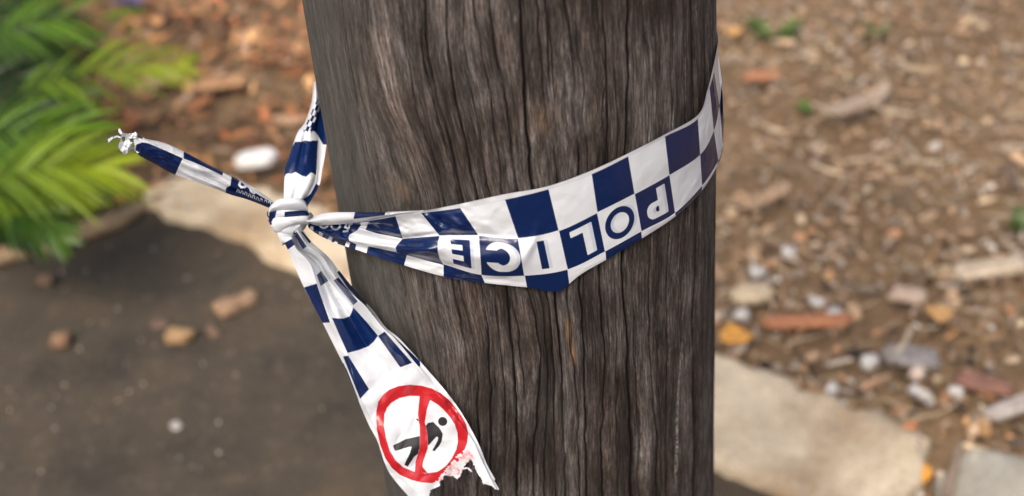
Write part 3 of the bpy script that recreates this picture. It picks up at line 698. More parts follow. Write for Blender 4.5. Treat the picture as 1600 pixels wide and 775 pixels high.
# concrete kerb slabs
def slab(name, outline, h, mat, n=90):
    p = np.array(outline + [outline[0]], float); k = np.concatenate([[0], np.cumsum(np.hypot(*np.diff(p, axis=0).T))])
    q = np.linspace(0, k[-1], n, endpoint=False); P = np.stack([np.interp(q, k, p[:, 0]), np.interp(q, k, p[:, 1])], -1)
    kk = np.ones(3) / 3; P = np.stack([np.convolve(np.concatenate([P[-1:, c], P[:, c], P[:1, c]]), kk, 'valid') for c in range(2)], -1)
    P += (np.stack([fbm(q * 25, q * 0, 3), fbm(q * 25, q * 0 + 5, 3)], -1) - .47) * .034
    c = P.mean(0); rings = []
    tg = np.roll(P, -4, 0) - np.roll(P, 4, 0); nr = np.stack([-tg[:, 1], tg[:, 0]], -1); nr /= np.linalg.norm(nr, axis=1, keepdims=True)
    area = 0.5 * np.sum(P[:, 0] * np.roll(P[:, 1], -1) - np.roll(P[:, 0], -1) * P[:, 1]); nr *= np.sign(area)
    for ins, z in ((0, -.05), (0, h * .6), (.006, h * .9), (.018, h), (.026, h + .001)):
        d = nr; rings.append(np.concatenate([P + d * ins, z + (0.0015 * rng.standard_normal((n, 1)) if z > h * .7 else np.zeros((n, 1)))], 1))
    V_ = np.concatenate(rings); F_ = [[r * n + i, r * n + (i + 1) % n, (r + 1) * n + (i + 1) % n, (r + 1) * n + i] for r in range(4) for i in range(n)]
    F_.append([4 * n + i for i in range(n)])
    o = mesh_obj(name, V_, F_, mat, origin=np.array([c[0], c[1], 0.0])); return o
def concrete(name, lo_, hi_, st):
    k = NT(name); q1 = k.noise(k.obj(), 14, 6, .6); q2 = k.noise(k.obj(), 5, 5, .6); q3 = k.noise(k.obj(), 150, 3, .7)
    c = k.ramp(q1, [(.3, lo_), (.65, hi_)]); c = k.mix(k.math('MULTIPLY', k.smooth(q2, .5, .68), .75), c, st)
    c = k.mix(k.math('MULTIPLY', k.smooth(q3, .50, .66), .45), c, (.16, .13, .10))
    k.l(c, k.b.inputs['Base Color']); k.b.inputs['Roughness'].default_value = .9; k.l(k.bump(q3, .6, .004), k.b.inputs['Normal']); return k.m
conc = concrete('weathered_concrete', (0.492,0.386,0.255), (0.727,0.597,0.421), (0.352,0.233,0.125))
conc2 = concrete('grey_concrete', (0.309,0.280,0.225), (0.443,0.410,0.333), (0.206,0.170,0.117))
H = .028
kerb_out = [gp(x, y, H)[:2] for x, y in [(226,284),(300,272),(370,276),(440,300),(540,332),(700,390),(900,462),(1122,546),(1190,572),(1260,600),(1340,632),(1396,650),(1424,664),(1446,668),(1456,690),(1440,700),(1452,722),(1430,740),(1434,775),(1410,810),(1385,850),(1320,820),(1240,775),(1180,742),(1122,720),(900,620),(700,528),(545,460),(480,424),(420,390),(360,356),(300,338),(250,322),(222,304)]]
k1 = slab('kerb', [tuple(map(float, p)) for p in kerb_out], H, conc, 220); tag(k1, kind='structure')
slab2 = [gp(x, y, .02)[:2] for x, y in [(1500,706),(1530,697),(1575,706),(1640,722),(1800,790),(2000,900),(1900,1000),(1600,900),(1440,850),(1452,800),(1474,740)]]
k2 = slab('kerb', [tuple(map(float, p)) for p in slab2], .022, conc2, 120); tag(k2, kind='structure')

# ---------------- loose litter (uncountable)
def litter_mat(name, rough=.85, trans=0.0):
    k = NT(name); c = k.attr('tint', 'Color'); q = k.noise(k.obj(), 90, 3, .6)
    c2 = k.mix(1.0, c, k.ramp(q, [(.3, (.65, .62, .6)), (.7, (1.25, 1.25, 1.25))]), 'MULTIPLY')
    k.l(c2, k.b.inputs['Base Color']); k.b.inputs['Roughness'].default_value = rough
    if trans:
        t = k.n('ShaderNodeBsdfTranslucent'); k.l(c2, t.inputs[0]); mx_ = k.n('ShaderNodeMixShader'); mx_.inputs[0].default_value = trans
        k.l(k.b.outputs[0], mx_.inputs[1]); k.l(t.outputs[0], mx_.inputs[2]); k.l(mx_.outputs[0], k.out.inputs[0])
    return k.m
LIT = litter_mat('litter')
def rotm(yaw, tilt, roll):
    cy, sy = np.cos(yaw), np.sin(yaw); ct, st2 = np.cos(tilt), np.sin(tilt); cr, sr = np.cos(roll), np.sin(roll)
    n_ = len(yaw); o = np.zeros((n_, 3, 3))
    Rz = np.zeros((n_, 3, 3)); Rz[:, 0, 0] = cy; Rz[:, 0, 1] = -sy; Rz[:, 1, 0] = sy; Rz[:, 1, 1] = cy; Rz[:, 2, 2] = 1
    Ry = np.zeros((n_, 3, 3)); Ry[:, 0, 0] = ct; Ry[:, 0, 2] = st2; Ry[:, 2, 0] = -st2; Ry[:, 2, 2] = ct; Ry[:, 1, 1] = 1
    Rx = np.zeros((n_, 3, 3)); Rx[:, 0, 0] = 1; Rx[:, 1, 1] = cr; Rx[:, 1, 2] = -sr; Rx[:, 2, 1] = sr; Rx[:, 2, 2] = cr
    return Rz @ Ry @ Rx
def scatter(name, P, L, W, T, cols, tilt=.3, mat=None, label=None, bend=0.0):
    """flat chips: an octagonal-ish lens of length L, width W, thickness T"""
    n_ = len(P)
    prof = np.array([[-1, -.35], [-.6, -1], [.55, -.9], [1, -.2], [.85, .6], [.2, 1], [-.7, .8]])
    m_ = len(prof); pr = np.broadcast_to(prof, (n_, m_, 2)) * (1 + .45 * (rng.random((n_, m_, 2)) - .5))
    x = pr[..., 0] * L[:, None] / 2; y = pr[..., 1] * W[:, None] / 2
    zc = bend * (pr[..., 0] ** 2) * L[:, None] * rng.uniform(-.4, 1, (n_, 1))
    top = np.stack([x * .94, y * .9, zc + T[:, None] / 2 * np.ones_like(x)], -1); bot = np.stack([x, y, zc - T[:, None] / 2 * np.ones_like(x)], -1)
    v = np.concatenate([top, bot], 1)
    Rm = rotm(rng.uniform(0, 2 * math.pi, n_), rng.normal(0, tilt, n_), rng.normal(0, tilt, n_))
    v = np.einsum('nij,nkj->nki', Rm, v) + P[:, None]
    F_ = []
    base = [list(range(m_)), list(range(2 * m_ - 1, m_ - 1, -1))] + [[i, m_ + i, m_ + (i + 1) % m_, (i + 1) % m_] for i in range(m_)]
    for i in range(n_):
        o_ = i * 2 * m_
        for f in base: F_.append([q + o_ for q in f])
    ob = mesh_obj(name, v.reshape(-1, 3), F_, mat or LIT, smooth=False, origin=np.zeros(3))
    set_col(ob, 'tint', np.repeat(cols, 2 * m_, axis=0))
    return ob
fe = far_edge
def path_side(P):      # >0 beyond the path's far edge
    i = np.argmin((P[:, None, 0] - fe[None, :, 0]) ** 2 + (P[:, None, 1] - fe[None, :, 1]) ** 2, axis=1)
    i = np.clip(i, 1, 198); t = fe[i + 1] - fe[i - 1]; nrm = np.stack([-t[:, 1], t[:, 0]], -1); nrm /= np.linalg.norm(nrm, axis=1, keepdims=True)
    return np.einsum('ij,ij->i', P[:, :2] - fe[i], nrm)
kb = np.array([p for p in kerb_out]); sb = np.array(slab2)
def region(n_, x0, x1, y0, y1):
    P = np.stack([rng.uniform(x0, x1, n_), rng.uniform(y0, y1, n_), np.zeros(n_)], -1)
    return P
def to_px(P):
    v = (P - CAM) @ C2W; return np.stack([CXP + FPX * v[:, 0] / -v[:, 2], CYP - FPX * v[:, 1] / -v[:, 2]], -1)
def ok(P, kerb_ok=False):
    s = path_side(P); k_ = poly_sd(P[:, :2], kb) < .0; k_ &= poly_sd(P[:, :2], sb) < 0
    return (s > 0) & k_ & (np.hypot(P[:, 0], P[:, 1]) > R + .02)
def palette(n_, cs, jit=.25):
    c = np.array(cs)[rng.integers(0, len(cs), n_)]; return np.clip(c * (1 + jit * rng.standard_normal((n_, 1))), .01, .85)
tans = [(0.564,0.381,0.233),(0.449,0.290,0.173),(0.682,0.482,0.309),(0.319,0.207,0.130),(0.206,0.132,0.084),(0.773,0.606,0.402),(0.505,0.321,0.205),(0.379,0.262,0.177),(0.363,0.314,0.265),(0.485,0.426,0.357),(0.265,0.227,0.187),(0.190,0.151,0.117),(0.558,0.489,0.411),(0.142,0.108,0.083)]
rusts = [(0.469,0.192,0.078),(0.345,0.140,0.064),(0.552,0.282,0.115),(0.276,0.136,0.064),(0.179,0.090,0.046),(0.635,0.371,0.175),(0.414,0.214,0.101),(0.138,0.074,0.037),(0.607,0.225,0.092),(0.221,0.113,0.064),(0.414,0.270,0.175)]
darks = [(.10,.065,.04),(.17,.11,.065),(.30,.20,.12),(.06,.04,.025),(.42,.31,.20),(.48,.27,.12),(.05,.035,.025),(.55,.45,.33),(.38,.20,.10),(.24,.19,.15)]
P = region(90000, -4.2, 4.4, .05, 5.2); P = P[ok(P)]; q = to_px(P)
right = (q[:, 0] > 800) ; left = ~right
# right: tan mulch, darker and coarser towards the kerb
PR = P[right][:34000]; qr = to_px(PR); near_k = np.clip((qr[:, 1] - 300 - 0 * qr[:, 0]) / 330, 0, 1)
n_ = len(PR); PR[:, 2] = rng.uniform(0, .022, n_)
cr_ = np.where(rng.random((n_, 1)) < near_k[:, None] * .8, palette(n_, darks, .35), palette(n_, tans, .13) * .80 + .20 * np.array((.38, .27, .175)))
o = scatter('wood_mulch', PR, (rng.gamma(1.4, .0085, n_) + .005) * (1 + .5 * near_k), (rng.gamma(1.7, .0034, n_) + .0025) * (1 + .35 * near_k), rng.uniform(.002, .007, n_), cr_, .35)
tag(o, 'tan and brown wood chip mulch covering the ground right of the pole', 'mulch', kind='stuff')
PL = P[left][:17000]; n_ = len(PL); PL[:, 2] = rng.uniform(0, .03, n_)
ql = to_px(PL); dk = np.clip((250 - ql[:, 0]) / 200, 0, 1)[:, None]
cl = palette(n_, rusts, .3) * (1 - .55 * dk)  # litter darkened towards the left: the ferns' shade put into its colour
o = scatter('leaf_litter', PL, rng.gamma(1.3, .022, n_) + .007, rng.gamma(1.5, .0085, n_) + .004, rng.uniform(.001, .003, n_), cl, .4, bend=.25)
tag(o, 'rust brown dead leaves and bark bits between the green fronds and the pole', 'leaf litter', kind='stuff')
# dry straw
PS = region(9000, -1.5, 4.4, .3, 5); PS = PS[ok(PS)]; PS = PS[to_px(PS)[:, 0] > 900][:6500]; n_ = len(PS); PS[:, 2] = rng.uniform(.012, .035, n_)
o = scatter('dry_straw', PS, rng.uniform(.03, .11, n_), rng.uniform(.001, .0026, n_), np.full(n_, .0012), palette(n_, [(.42,.33,.22),(.34,.26,.17),(.5,.41,.3),(.25,.18,.11)]), .15, bend=.2)
tag(o, 'thin pale dry grass stalks strewn over the mulch', 'straw', kind='stuff')
# pale flecks of shell and stone in the mulch
PF = region(9000, -1, 4, .2, 4.5); PF = PF[ok(PF)]; qf = to_px(PF); wgt = np.clip((qf[:, 1] - 150) / 450, .30, 1) * (qf[:, 0] > 1000); PF = PF[rng.random(len(PF)) < wgt * .30]; n_ = len(PF); PF[:, 2] = rng.uniform(.018, .03, n_)
o = scatter('pale_flecks', PF, rng.gamma(2, .0032, n_) + .003, rng.gamma(2, .0022, n_) + .003, rng.uniform(.002, .006, n_), palette(n_, [(.6,.53,.42),(.5,.40,.28),(.7,.66,.58),(.46,.33,.20),(.56,.30,.14)], .12), .5)
tag(o, 'small pale flecks of stone and dry bark among the mulch', 'flecks', kind='stuff')
# grit on the path
PG = region(26000, -2.8, 1.8, -1.0, 1.9); s_ = path_side(PG); PG = PG[(s_ < -.005) & (np.hypot(PG[:, 0], PG[:, 1]) > R + .01)][:7000]; n_ = len(PG); PG[:, 2] = .006
o = scatter('grit', PG, rng.gamma(2, .0012, n_) + .0012, rng.gamma(2, .001, n_) + .001, rng.uniform(.001, .003, n_), np.where(rng.random((n_, 1)) < .08, palette(n_, [(.6,.5,.38),(.55,.5,.45)]), palette(n_, [(.12,.10,.085),(.07,.06,.055),(.18,.14,.11),(.22,.16,.11)])), .5)
tag(o, 'fine grit and sand grains scattered on the dark path', 'grit', kind='stuff')
# bright mica-like specks that blur into discs
PG = region(5200, -2.4, 1.2, -1.0, 1.4); s_ = path_side(PG); PG = PG[(s_ < -.02) & (np.hypot(PG[:, 0], PG[:, 1]) > R + .01)][:240]; n_ = len(PG); PG[:, 2] = .007
o = scatter('glinting_specks', PG, rng.uniform(.004, .007, n_), rng.uniform(.004, .006, n_), np.full(n_, .0015), palette(n_, [(.42,.34,.24),(.5,.44,.36)], .2), .5)
tag(o, 'tiny pale quartz specks scattered on the dark path', 'specks', kind='stuff')
# crumbs along the kerb
# crumbs and dirt lying on the kerb, thickest at its left end
PC = region(26000, -2.6, 3, -.2, 3); PC = PC[(poly_sd(PC[:, :2], kb) > .004) & (np.hypot(PC[:, 0], PC[:, 1]) > R + .02)]; qc = to_px(PC)
dens = np.where(qc[:, 0] < 560, .75 * np.clip((370 - qc[:, 0]) / 150, .10, 1), .03) + .9 * np.exp(-np.maximum(poly_sd(PC[:, :2], kb), 0) / .012) * (path_side(PC) > .16) + .5 * np.exp(-poly_sd(PC[:, :2], kb) / .01) * .4
PC = PC[rng.random(len(PC)) < dens]; n_ = len(PC); PC[:, 2] = H + .003
o = scatter('kerb_crumbs', PC, rng.gamma(2, .006, n_) + .003, rng.gamma(2, .0035, n_) + .002, rng.uniform(.001, .003, n_), palette(n_, tans + rusts[:5]), .15)
tag(o, 'brown bark crumbs and soil lying on the pale concrete kerb', 'crumbs', kind='stuff')
# ---------------- single pieces
def solid(name, px, py, L, W, T, ang, colr, label, cat, group=None, zb=0.0, rough=.85, lump=.32, tilt=0, seed=0, bend=0.0, point=0.0):
    """an irregular lump or chip: noisy super-ellipsoid lying on the ground"""
    if name == 'bark_piece': L, W, T = L * .84, W * .84, T * .8
    c = gp(px, py, zb); nu, nv_ = 22, 13
    u_, v_ = np.meshgrid(np.linspace(0, 2 * math.pi, nu, endpoint=False), np.linspace(-math.pi / 2, math.pi / 2, nv_), indexing='ij')
    se = lambda t, e: np.sign(t) * np.abs(t) ** e; bx_ = name in ('bark_strip', 'wood_chip')
    ex_ = .32 if bx_ else .6; x = se(np.cos(v_), ex_) * se(np.cos(u_), ex_); y = se(np.cos(v_), ex_) * se(np.sin(u_), ex_); z = se(np.sin(v_), .5)
    nse = 1 + lump * (fbm(x * 1.7 + seed * 3.1 + 40, y * 1.7 + z * 1.3 + seed + 40, 3) - .47) * 2
    jag = rng.uniform(-1, 1, (nu, 1)) * (.16 if bx_ else .12); x = x * (1 + jag); y = y * (1 + .8 * jag[::-1])
    x, y, z = x * L / 2 * nse, y * W / 2 * nse * (1 - point * (x / 1.0)), z * T / 2 * nse
    z = z + bend * (x / (L / 2)) ** 2 * L * .2; y = y + bend * (x / (L / 2)) ** 2 * L * .12
    ca_, sa = math.cos(ang), math.sin(ang); ct, stl = math.cos(tilt), math.sin(tilt)
    x2, z2 = x * ct - z * stl, x * stl + z * ct
    Vv = np.stack([c[0] + x2 * ca_ - y * sa, c[1] + x2 * sa + y * ca_, z2], -1); Vv[..., 2] += zb - Vv[..., 2].min()
    idx_ = np.arange(nu * nv_).reshape(nu, nv_); nx_ = np.roll(idx_, -1, axis=0)
    F_ = np.stack([idx_[:, :-1], nx_[:, :-1], nx_[:, 1:], idx_[:, 1:]], -1).reshape(-1, 4).tolist()
    o_ = mesh_obj(name, Vv.reshape(-1, 3), F_, LIT, smooth=True, origin=np.array([c[0], c[1], zb]))
    set_col(o_, 'tint', np.broadcast_to(np.array(colr), (nu * nv_, 3)) * (1 + .12 * rng.standard_normal((nu * nv_, 1)).clip(-2, 2)))
    tag(o_, label, cat, group); return o_
K = .0013     # metres per pixel at the ground, roughly
BR = (.40, .25, .15)
gb = 'bark pieces lying on the dark path'
solid('bark_piece', 360, 487, .060, .050, .028, .5, (.30,.19,.115), 'larger left half of the broken tan bark lump at the middle of the path', 'bark', gb, .004, seed=1)
solid('bark_piece', 388, 475, .052, .042, .026, .7, (.31,.20,.125), 'small rounded tan bark lump touching the biggest bark lump on the path', 'bark', gb, .004, seed=2)
solid('bark_piece', 282, 533, .062, .042, .030, -.1, (.34,.215,.11), 'yellowish oblong bark chunk in the middle of the dark path', 'bark', gb, .004, seed=3)
solid('bark_piece', 98, 541, .040, .045, .030, .3, (.24,.14,.08), 'dark brown round bark nugget, lowest on the left of the path', 'bark', gb, .004, seed=4)
solid('bark_piece', 75, 444, .034, .040, .022, 1.2, (.16,.10,.065), 'small dull brown bark bit near the left rim of the path below the green fronds', 'bark', gb, .004, seed=5)
solid('bark_piece', 250, 509, .030, .040, .010, 1.3, (.15,.10,.075), 'faint thin bark flake up and left of the yellowish chunk', 'bark', gb, .004, seed=6)
solid('bark_piece', 333, 521, .020, .052, .012, .5, (.18,.115,.075), 'narrow brown bark sliver between the yellowish chunk and the biggest bark lump', 'bark', gb, .004, seed=7)
solid('white_fragment', 275, 667, .018, .022, .006, .5, (.42,.39,.36), 'small white crumb alone on the lower dark path', 'fragment', None, .004, seed=8)
solid('white_stone', 402, 258, .085, .050, .030, .1, (.82,.81,.79), 'big smooth white stone lying on the left end of the kerb', 'stone', None, .028, seed=9, lump=.12)
gw = 'white stones strewn in the mulch right of the pole'
ws = [(1185,432,.040,.050,'largest upright white stone right of the pole below the tape height'),(1232,402,.040,.042,'greyish white stone up and right of the largest stone near the pole'),(1275,480,.024,.050,'narrow upright white stone above the rusty bark strip'),
 (1357,573,.050,.042,'round bright white stone near the middle of the kerb rim'),(1300,616,.036,.026,'small white stone resting at the kerb edge'),(1432,592,.044,.040,'pinkish white stone on top of a small heap in the lower right mulch'),
 (1434,622,.030,.050,'tall white stone directly under the pinkish one in the lower right mulch'),(1452,633,.018,.028,'tiny white stone just right of the tall one in the lower right mulch'),(1303,497,.036,.036,'bluish white stone at the right end of the rusty bark strip'),
 (1160,500,.040,.040,'dull white stone beside the pole above the orange leaf'),(1460,236,.036,.030,'squarish white stone alone in the upper right mulch'),(1492,620,.026,.040,'grey-white stone right of the small heap in the lower right'),(1312,90,.03,.024,'pale round stone high in the mulch near the top of the view')]
for i, (x, y, L, Wd, lb) in enumerate(ws):
    c_ = (.58,.56,.53) if i not in (5, 8, 9, 12) else [(.62,.50,.42),(.50,.50,.52),(.52,.50,.47),(.5,.42,.34)][(5, 8, 9, 12).index(i)]
    solid('white_stone', x, y, L * .62, Wd * .62,         .018, rng.uniform(0, .8), c_, lb, 'stone', gw, .010, seed=20 + i, lump=.6)
solid('cream_stone', 1172, 466, .075, .050, .02, .1, (.52,.42,.28), 'wide cream coloured stone beside the pole under the largest white stone', 'stone', None, .015, seed=40)
solid('wood_chip', 1418, 466, .060, .036, .014, -.4, (.46,.35,.27), 'pinkish squared wood chip in the middle of the right mulch', 'wood chip', None, .022, seed=41, lump=.15)
solid('wood_chip', 1548, 425, .135, .042, .018, .05, (.50,.41,.30), 'long pale bleached wood chip at the right side above the brown bark', 'wood chip', None, .022, seed=42, lump=.18)
solid('wood_chip', 1422, 562, .085, .050, .014, -.4, (.26,.235,.225), 'grey slanting wood chip above the heap of stones', 'wood chip', None, .022, seed=43, lump=.2)
solid('bark_strip', 1262, 505, .150, .034, .010, -.1, (.40,.17,.08), 'long rust red bark strip near the pole between white stones', 'bark', None, .022, seed=44, lump=.2)
solid('bark_strip', 1538, 605, .095, .034, .014, -.55, (.24,.12,.085), 'dark red brown bark strip slanting in the lower right mulch', 'bark', None, .022, seed=45, lump=.2)
solid('bark_strip', 1340, 172, .190, .042, .014, .42, (.40,.31,.23), 'long curved pale bark strip in the upper right mulch', 'bark', None, .022, seed=46, lump=.15, bend=.6)
solid('bark_strip', 1585, 640, .110, .030, .014, .35, (.42,.37,.33), 'pale grey bark strip at the far right edge above the second kerb slab', 'bark', None, .022, seed=47, lump=.15)
solid('bark_strip', 1188, 122, .080, .040, .010, -.1, (.44,.20,.10), 'orange brown bark strip beside the pole near the top', 'bark', None, .022, seed=48)
solid('bark_strip', 1200, 310, .110, .034, .010, .6, (.40,.27,.17), 'tan bark strip just right of the pole beside the tape', 'bark', None, .022, seed=49, lump=.15)
solid('bark_strip', 350, 132, .120, .060, .010, .1, (.50,.28,.14), 'broad pale orange bark strip in the leaf litter above the loose tape tail', 'bark', None, .026, seed=50, lump=.2)
solid('bark_strip', 250, 128, .110, .045, .010, .5, (.46,.30,.18), 'tan bark strip next to the green fronds in the leaf litter', 'bark', None, .026, seed=51, lump=.2)
solid('orange_leaf', 1152, 527, .055, .045, .006, -.6, (.62,.30,.06), 'orange dead leaf touching the pole side just above the kerb', 'leaf', None, .022, seed=52, bend=.5, point=.5)
solid('orange_leaf', 1440, 741, .026, .045, .008, .2, (.80,.36,.05), 'bright orange leaf stuck at the broken end of the kerb', 'leaf', None, .012, seed=53, bend=.5, point=.4)
solid('orange_leaf', 1472, 492, .045, .038, .006, .2, (.56,.32,.12), 'yellow brown curled leaf in the mulch above the grey wood chip', 'leaf', None, .022, seed=54, bend=.6, point=.5)
solid('orange_leaf', 1146, 52, .038, .040, .006, .2, (.60,.34,.12), 'yellow orange leaf by the pole near the top', 'leaf', None, .022, seed=55, bend=.6, point=.5)

def tube(name, pts, rads, mat, label=None, cat=None, parent=None, colr=(.3,.2,.12), group=None, n_=9):
    P_ = np.array(pts, float); k = np.concatenate([[0], np.cumsum(np.linalg.norm(np.diff(P_, axis=0), axis=1))]); q_ = np.linspace(0, k[-1], 36)
    C_ = hermite(k, P_, q_); r_ = np.interp(q_, k, rads) * (1 + .25 * (fbm(q_ * 40, q_ * 0 + 3, 2) - .47)); T_ = np.gradient(C_, axis=0); T_ /= np.linalg.norm(T_, axis=1, keepdims=True)
    up = np.array([0, 0, 1.0]); A_ = np.cross(T_, up); A_ /= np.maximum(np.linalg.norm(A_, axis=1, keepdims=True), 1e-6); B_ = np.cross(A_, T_)
    an = np.linspace(0, 2 * math.pi, n_, endpoint=False)
    V_ = C_[:, None] + r_[:, None, None] * (np.cos(an)[None, :, None] * A_[:, None] + np.sin(an)[None, :, None] * B_[:, None])
    i_ = np.arange(36 * n_).reshape(36, n_); nx_ = np.roll(i_, -1, 1); F_ = np.stack([i_[:-1], nx_[:-1], nx_[1:], i_[1:]], -1).reshape(-1, 4).tolist() + [i_[0].tolist(), i_[-1].tolist()[::-1]]
    o_ = mesh_obj(name, V_.reshape(-1, 3), F_, mat, parent); set_col(o_, 'tint', np.broadcast_to(np.array(colr), (36 * n_, 3)).copy())
    if label: tag(o_, label, cat, group)
    return o_
def gpt(x, y, z): return tuple(gp(x, y, z))
tube('fallen_branch', [gpt(-60,432,.02),gpt(10,398,.022),gpt(70,386,.02),gpt(130,362,.022),gpt(190,340,.02),gpt(222,322,.02)], [.02,.02,.019,.022,.020,.012], LIT, 'thick tan fallen branch along the rim of the path below the green fronds', 'branch', colr=(.34,.235,.14))
tube('twig', [gpt(1478,782,.02),gpt(1486,750,.03),gpt(1494,715,.04),gpt(1500,690,.045)], [.009,.008,.006,.004], LIT, 'brown twig standing up in the gap between the two kerb slabs', 'twig', colr=(.26,.19,.14))
tube('twig', [gpt(1396,556,.03),gpt(1410,540,.035),gpt(1424,512,.035)], [.006,.006,.005], LIT, 'short pale twig above the grey wood chip on the right', 'twig', colr=(.42,.34,.24))
tube('twig', [gpt(1560,270,.03),gpt(1575,262,.03),gpt(1590,290,.03),gpt(1610,300,.03)], [.007,.007,.006,.005], LIT, 'dark bent twig at the upper right edge of the mulch', 'twig', colr=(.16,.12,.09))
tube('twig', [gpt(1180,700,.034),gpt(1195,735,.03),gpt(1215,775,.02)], [.0,.0,.0], LIT) if False else None

# ---------------- green plants
lf = NT('leaf_green'); cz = lf.attr('tint', 'Color'); lf.l(cz, lf.b.inputs['Base Color']); lf.b.inputs['Roughness'].default_value = .45
t_ = lf.n('ShaderNodeBsdfTranslucent'); lf.l(cz, t_.inputs[0]); mm_ = lf.n('ShaderNodeMixShader'); mm_.inputs[0].default_value = .35
lf.l(lf.b.outputs[0], mm_.inputs[1]); lf.l(t_.outputs[0], mm_.inputs[2]); lf.l(mm_.outputs[0], lf.out.inputs[0])
def frond(parent, A_, B_, arch, width, colr, tipc, nleaf=20, droop=.25):
    A_ = np.array(A_); B_ = np.array(B_); ax = B_ - A_; Ln = np.linalg.norm(ax); side = np.cross(ax, [0, 0, 1.0]); side /= np.linalg.norm(side)
    t = np.linspace(0, 1, nleaf); Cn = A_ + ax * t[:, None]; Cn[:, 2] += arch * 4 * t * (1 - t)
    Tn = np.gradient(Cn, axis=0); Tn /= np.linalg.norm(Tn, axis=1, keepdims=True)
    Vs, Fs, Cs = [], [], []
    def quadstrip(pts, ws, nrm, c):
        b0 = len(Vs)
        for p_, w_ in zip(pts, ws): Vs.append(p_ - nrm * w_); Vs.append(p_ + nrm * w_); Cs.append(c); Cs.append(c)
        for i_ in range(len(pts) - 1): Fs.append([b0 + 2 * i_, b0 + 2 * i_ + 1, b0 + 2 * i_ + 3, b0 + 2 * i_ + 2])
    quadstrip(list(Cn), list(.004 * (1 - .8 * t)), side, np.array(colr) * 1.1)
    for i_ in range(2, nleaf):
        ln = width * math.sin(math.pi * (0.12 + .80 * t[i_]) ) ** .7 * rng.uniform(.85, 1.1)
        for s_ in (-1, 1):
            dr = side * s_ * (1.25 - .75 * t[i_]) + Tn[i_] * (.70 + .8 * t[i_]) + np.array([0, 0, (.55 if s_ * side[1] > 0 else -.05) + rng.normal(0, .08)]); dr /= np.linalg.norm(dr)
            pts = [Cn[i_] + dr * ln * u - np.array([0, 0, droop * ln * u * u]) for u in (0, .35, .7, 1)]
            nr_ = np.cross(dr, [0, 0, 1.0]) + np.array([0, 0, rng.normal(0, .5)]); nr_ /= np.linalg.norm(nr_)
            c = np.array(colr) * (1 - t[i_]) + np.array(tipc) * t[i_]; c = c * rng.uniform(.75, 1.25)
            quadstrip(pts, [.0025, .0048, .0038, .0004], nr_, c)
    o_ = mesh_obj('frond', np.array(Vs), Fs, lf.m, parent, smooth=False); set_col(o_, 'tint', np.array(Cs)); return o_
DG, MG, YG = (.009,.028,.003), (.052,.122,.006), (.28,.35,.010)  # first green is near black: shade inside the ferns painted into fronds
def plant(label, base, fr, col2=None):
    e = empty('fern', base); bpy.context.view_layer.update(); tag(e, label, 'fern', 'ferns at the left edge')
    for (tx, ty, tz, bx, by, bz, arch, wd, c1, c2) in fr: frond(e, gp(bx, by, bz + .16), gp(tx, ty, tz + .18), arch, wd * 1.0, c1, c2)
    return e
plant('upper green fern with long feathery fronds at the top left, behind the lower one', tuple(gp(-90, 150, 0)), [
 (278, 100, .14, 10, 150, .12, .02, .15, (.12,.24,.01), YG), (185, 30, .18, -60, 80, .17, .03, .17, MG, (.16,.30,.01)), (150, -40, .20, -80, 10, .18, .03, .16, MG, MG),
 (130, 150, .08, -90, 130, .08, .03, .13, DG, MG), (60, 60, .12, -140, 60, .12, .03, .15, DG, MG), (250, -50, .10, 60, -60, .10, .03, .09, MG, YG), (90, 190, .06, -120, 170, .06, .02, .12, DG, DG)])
plant('lower green fern reaching over the fallen branch at the left edge', tuple(gp(-110, 340, 0)), [
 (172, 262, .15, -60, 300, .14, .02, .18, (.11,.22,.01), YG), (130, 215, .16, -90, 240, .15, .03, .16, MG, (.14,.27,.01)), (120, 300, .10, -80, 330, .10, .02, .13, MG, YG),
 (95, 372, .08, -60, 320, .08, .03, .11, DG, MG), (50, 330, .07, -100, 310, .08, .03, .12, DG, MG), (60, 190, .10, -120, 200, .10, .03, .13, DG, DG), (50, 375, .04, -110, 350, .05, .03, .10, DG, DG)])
rg2 = np.random.default_rng(3)
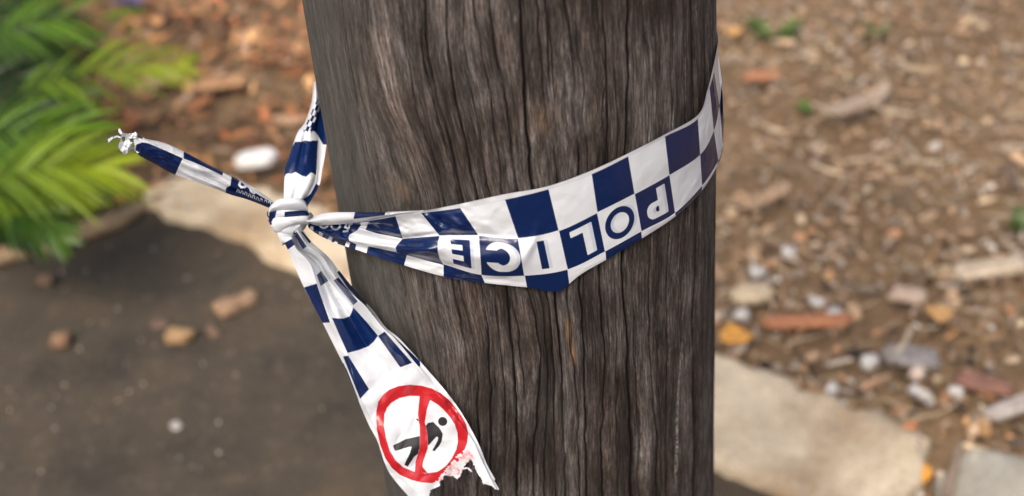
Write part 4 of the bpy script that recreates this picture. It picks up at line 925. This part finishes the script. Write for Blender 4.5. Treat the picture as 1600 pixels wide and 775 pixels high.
for e_, y0_, ty_ in ((bpy.data.objects['fern'], 60, (-10, 140)), (bpy.data.objects['fern.001'], 255, (160, 350))):
    for k_ in range(9):  # extra near-black fronds added as painted shade behind the green ones
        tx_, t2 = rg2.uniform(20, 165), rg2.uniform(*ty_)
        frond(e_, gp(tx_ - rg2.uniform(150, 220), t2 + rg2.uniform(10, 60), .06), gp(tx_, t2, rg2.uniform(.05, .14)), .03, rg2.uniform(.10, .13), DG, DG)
def weed(label, px, py, h, n_, colr, spread=.06, cat='weed', name='weed'):
    b = gp(px, py, 0.0); e = empty(name, tuple(b)); bpy.context.view_layer.update(); tag(e, label, cat)
    for i in range(n_):
        a_ = rng.uniform(0, 2 * math.pi); L_ = rng.uniform(.6, 1) * spread; tip = b + np.array([math.cos(a_) * L_, math.sin(a_) * L_, h * rng.uniform(.5, 1)]); mid = (b + tip) / 2 + np.array([0, 0, h * .25])
        sd = np.array([-math.sin(a_), math.cos(a_), 0]); st0 = b + np.array([0, 0, .0])
        V_ = [st0 - sd * .002, st0 + sd * .002, mid - sd * .011, mid + sd * .011, (mid + tip) / 2 + sd * .008, (mid + tip) / 2 - sd * .008, tip]
        o_ = mesh_obj('leaf', np.array(V_), [[0, 1, 3, 2], [2, 3, 4, 5], [5, 4, 6]], lf.m, e); c = np.array(colr) * rng.uniform(.7, 1.3)
        set_col(o_, 'tint', np.broadcast_to(c, (7, 3)).copy())
    return e
weed('low green weed right of the pole near the top, beside a yellow leaf', 1205, 62, .05, 16, (.12,.20,.04), .09)
weed('tiny green weed in the mulch close to the pole at tape height', 1262, 178, .03, 7, (.12,.22,.04), .035)
weed('small green weed at the far right edge of the mulch', 1598, 362, .04, 8, (.10,.17,.04), .05)
weed('small purple leaved plant beside the fern tips at the top left', 212, 22, .06, 14, (.20,.15,.27), .07, 'plant', 'purple_plant')
weed('faint green sprout at the upper middle of the right mulch', 1368, 60, .03, 7, (.17,.2,.07), .05)
for nm_, v_ in (('band', .18), ('upper_strand', .7), ('tail', .8), ('tail.001', .8), ('torn_tip', 1.0), ('wrap', .25), ('folded_hem', .3)):
    if nm_ in bpy.data.objects: crumple(bpy.data.objects[nm_], v_)
for ob in bpy.data.objects:
    if '_o' in ob: del ob['_o']
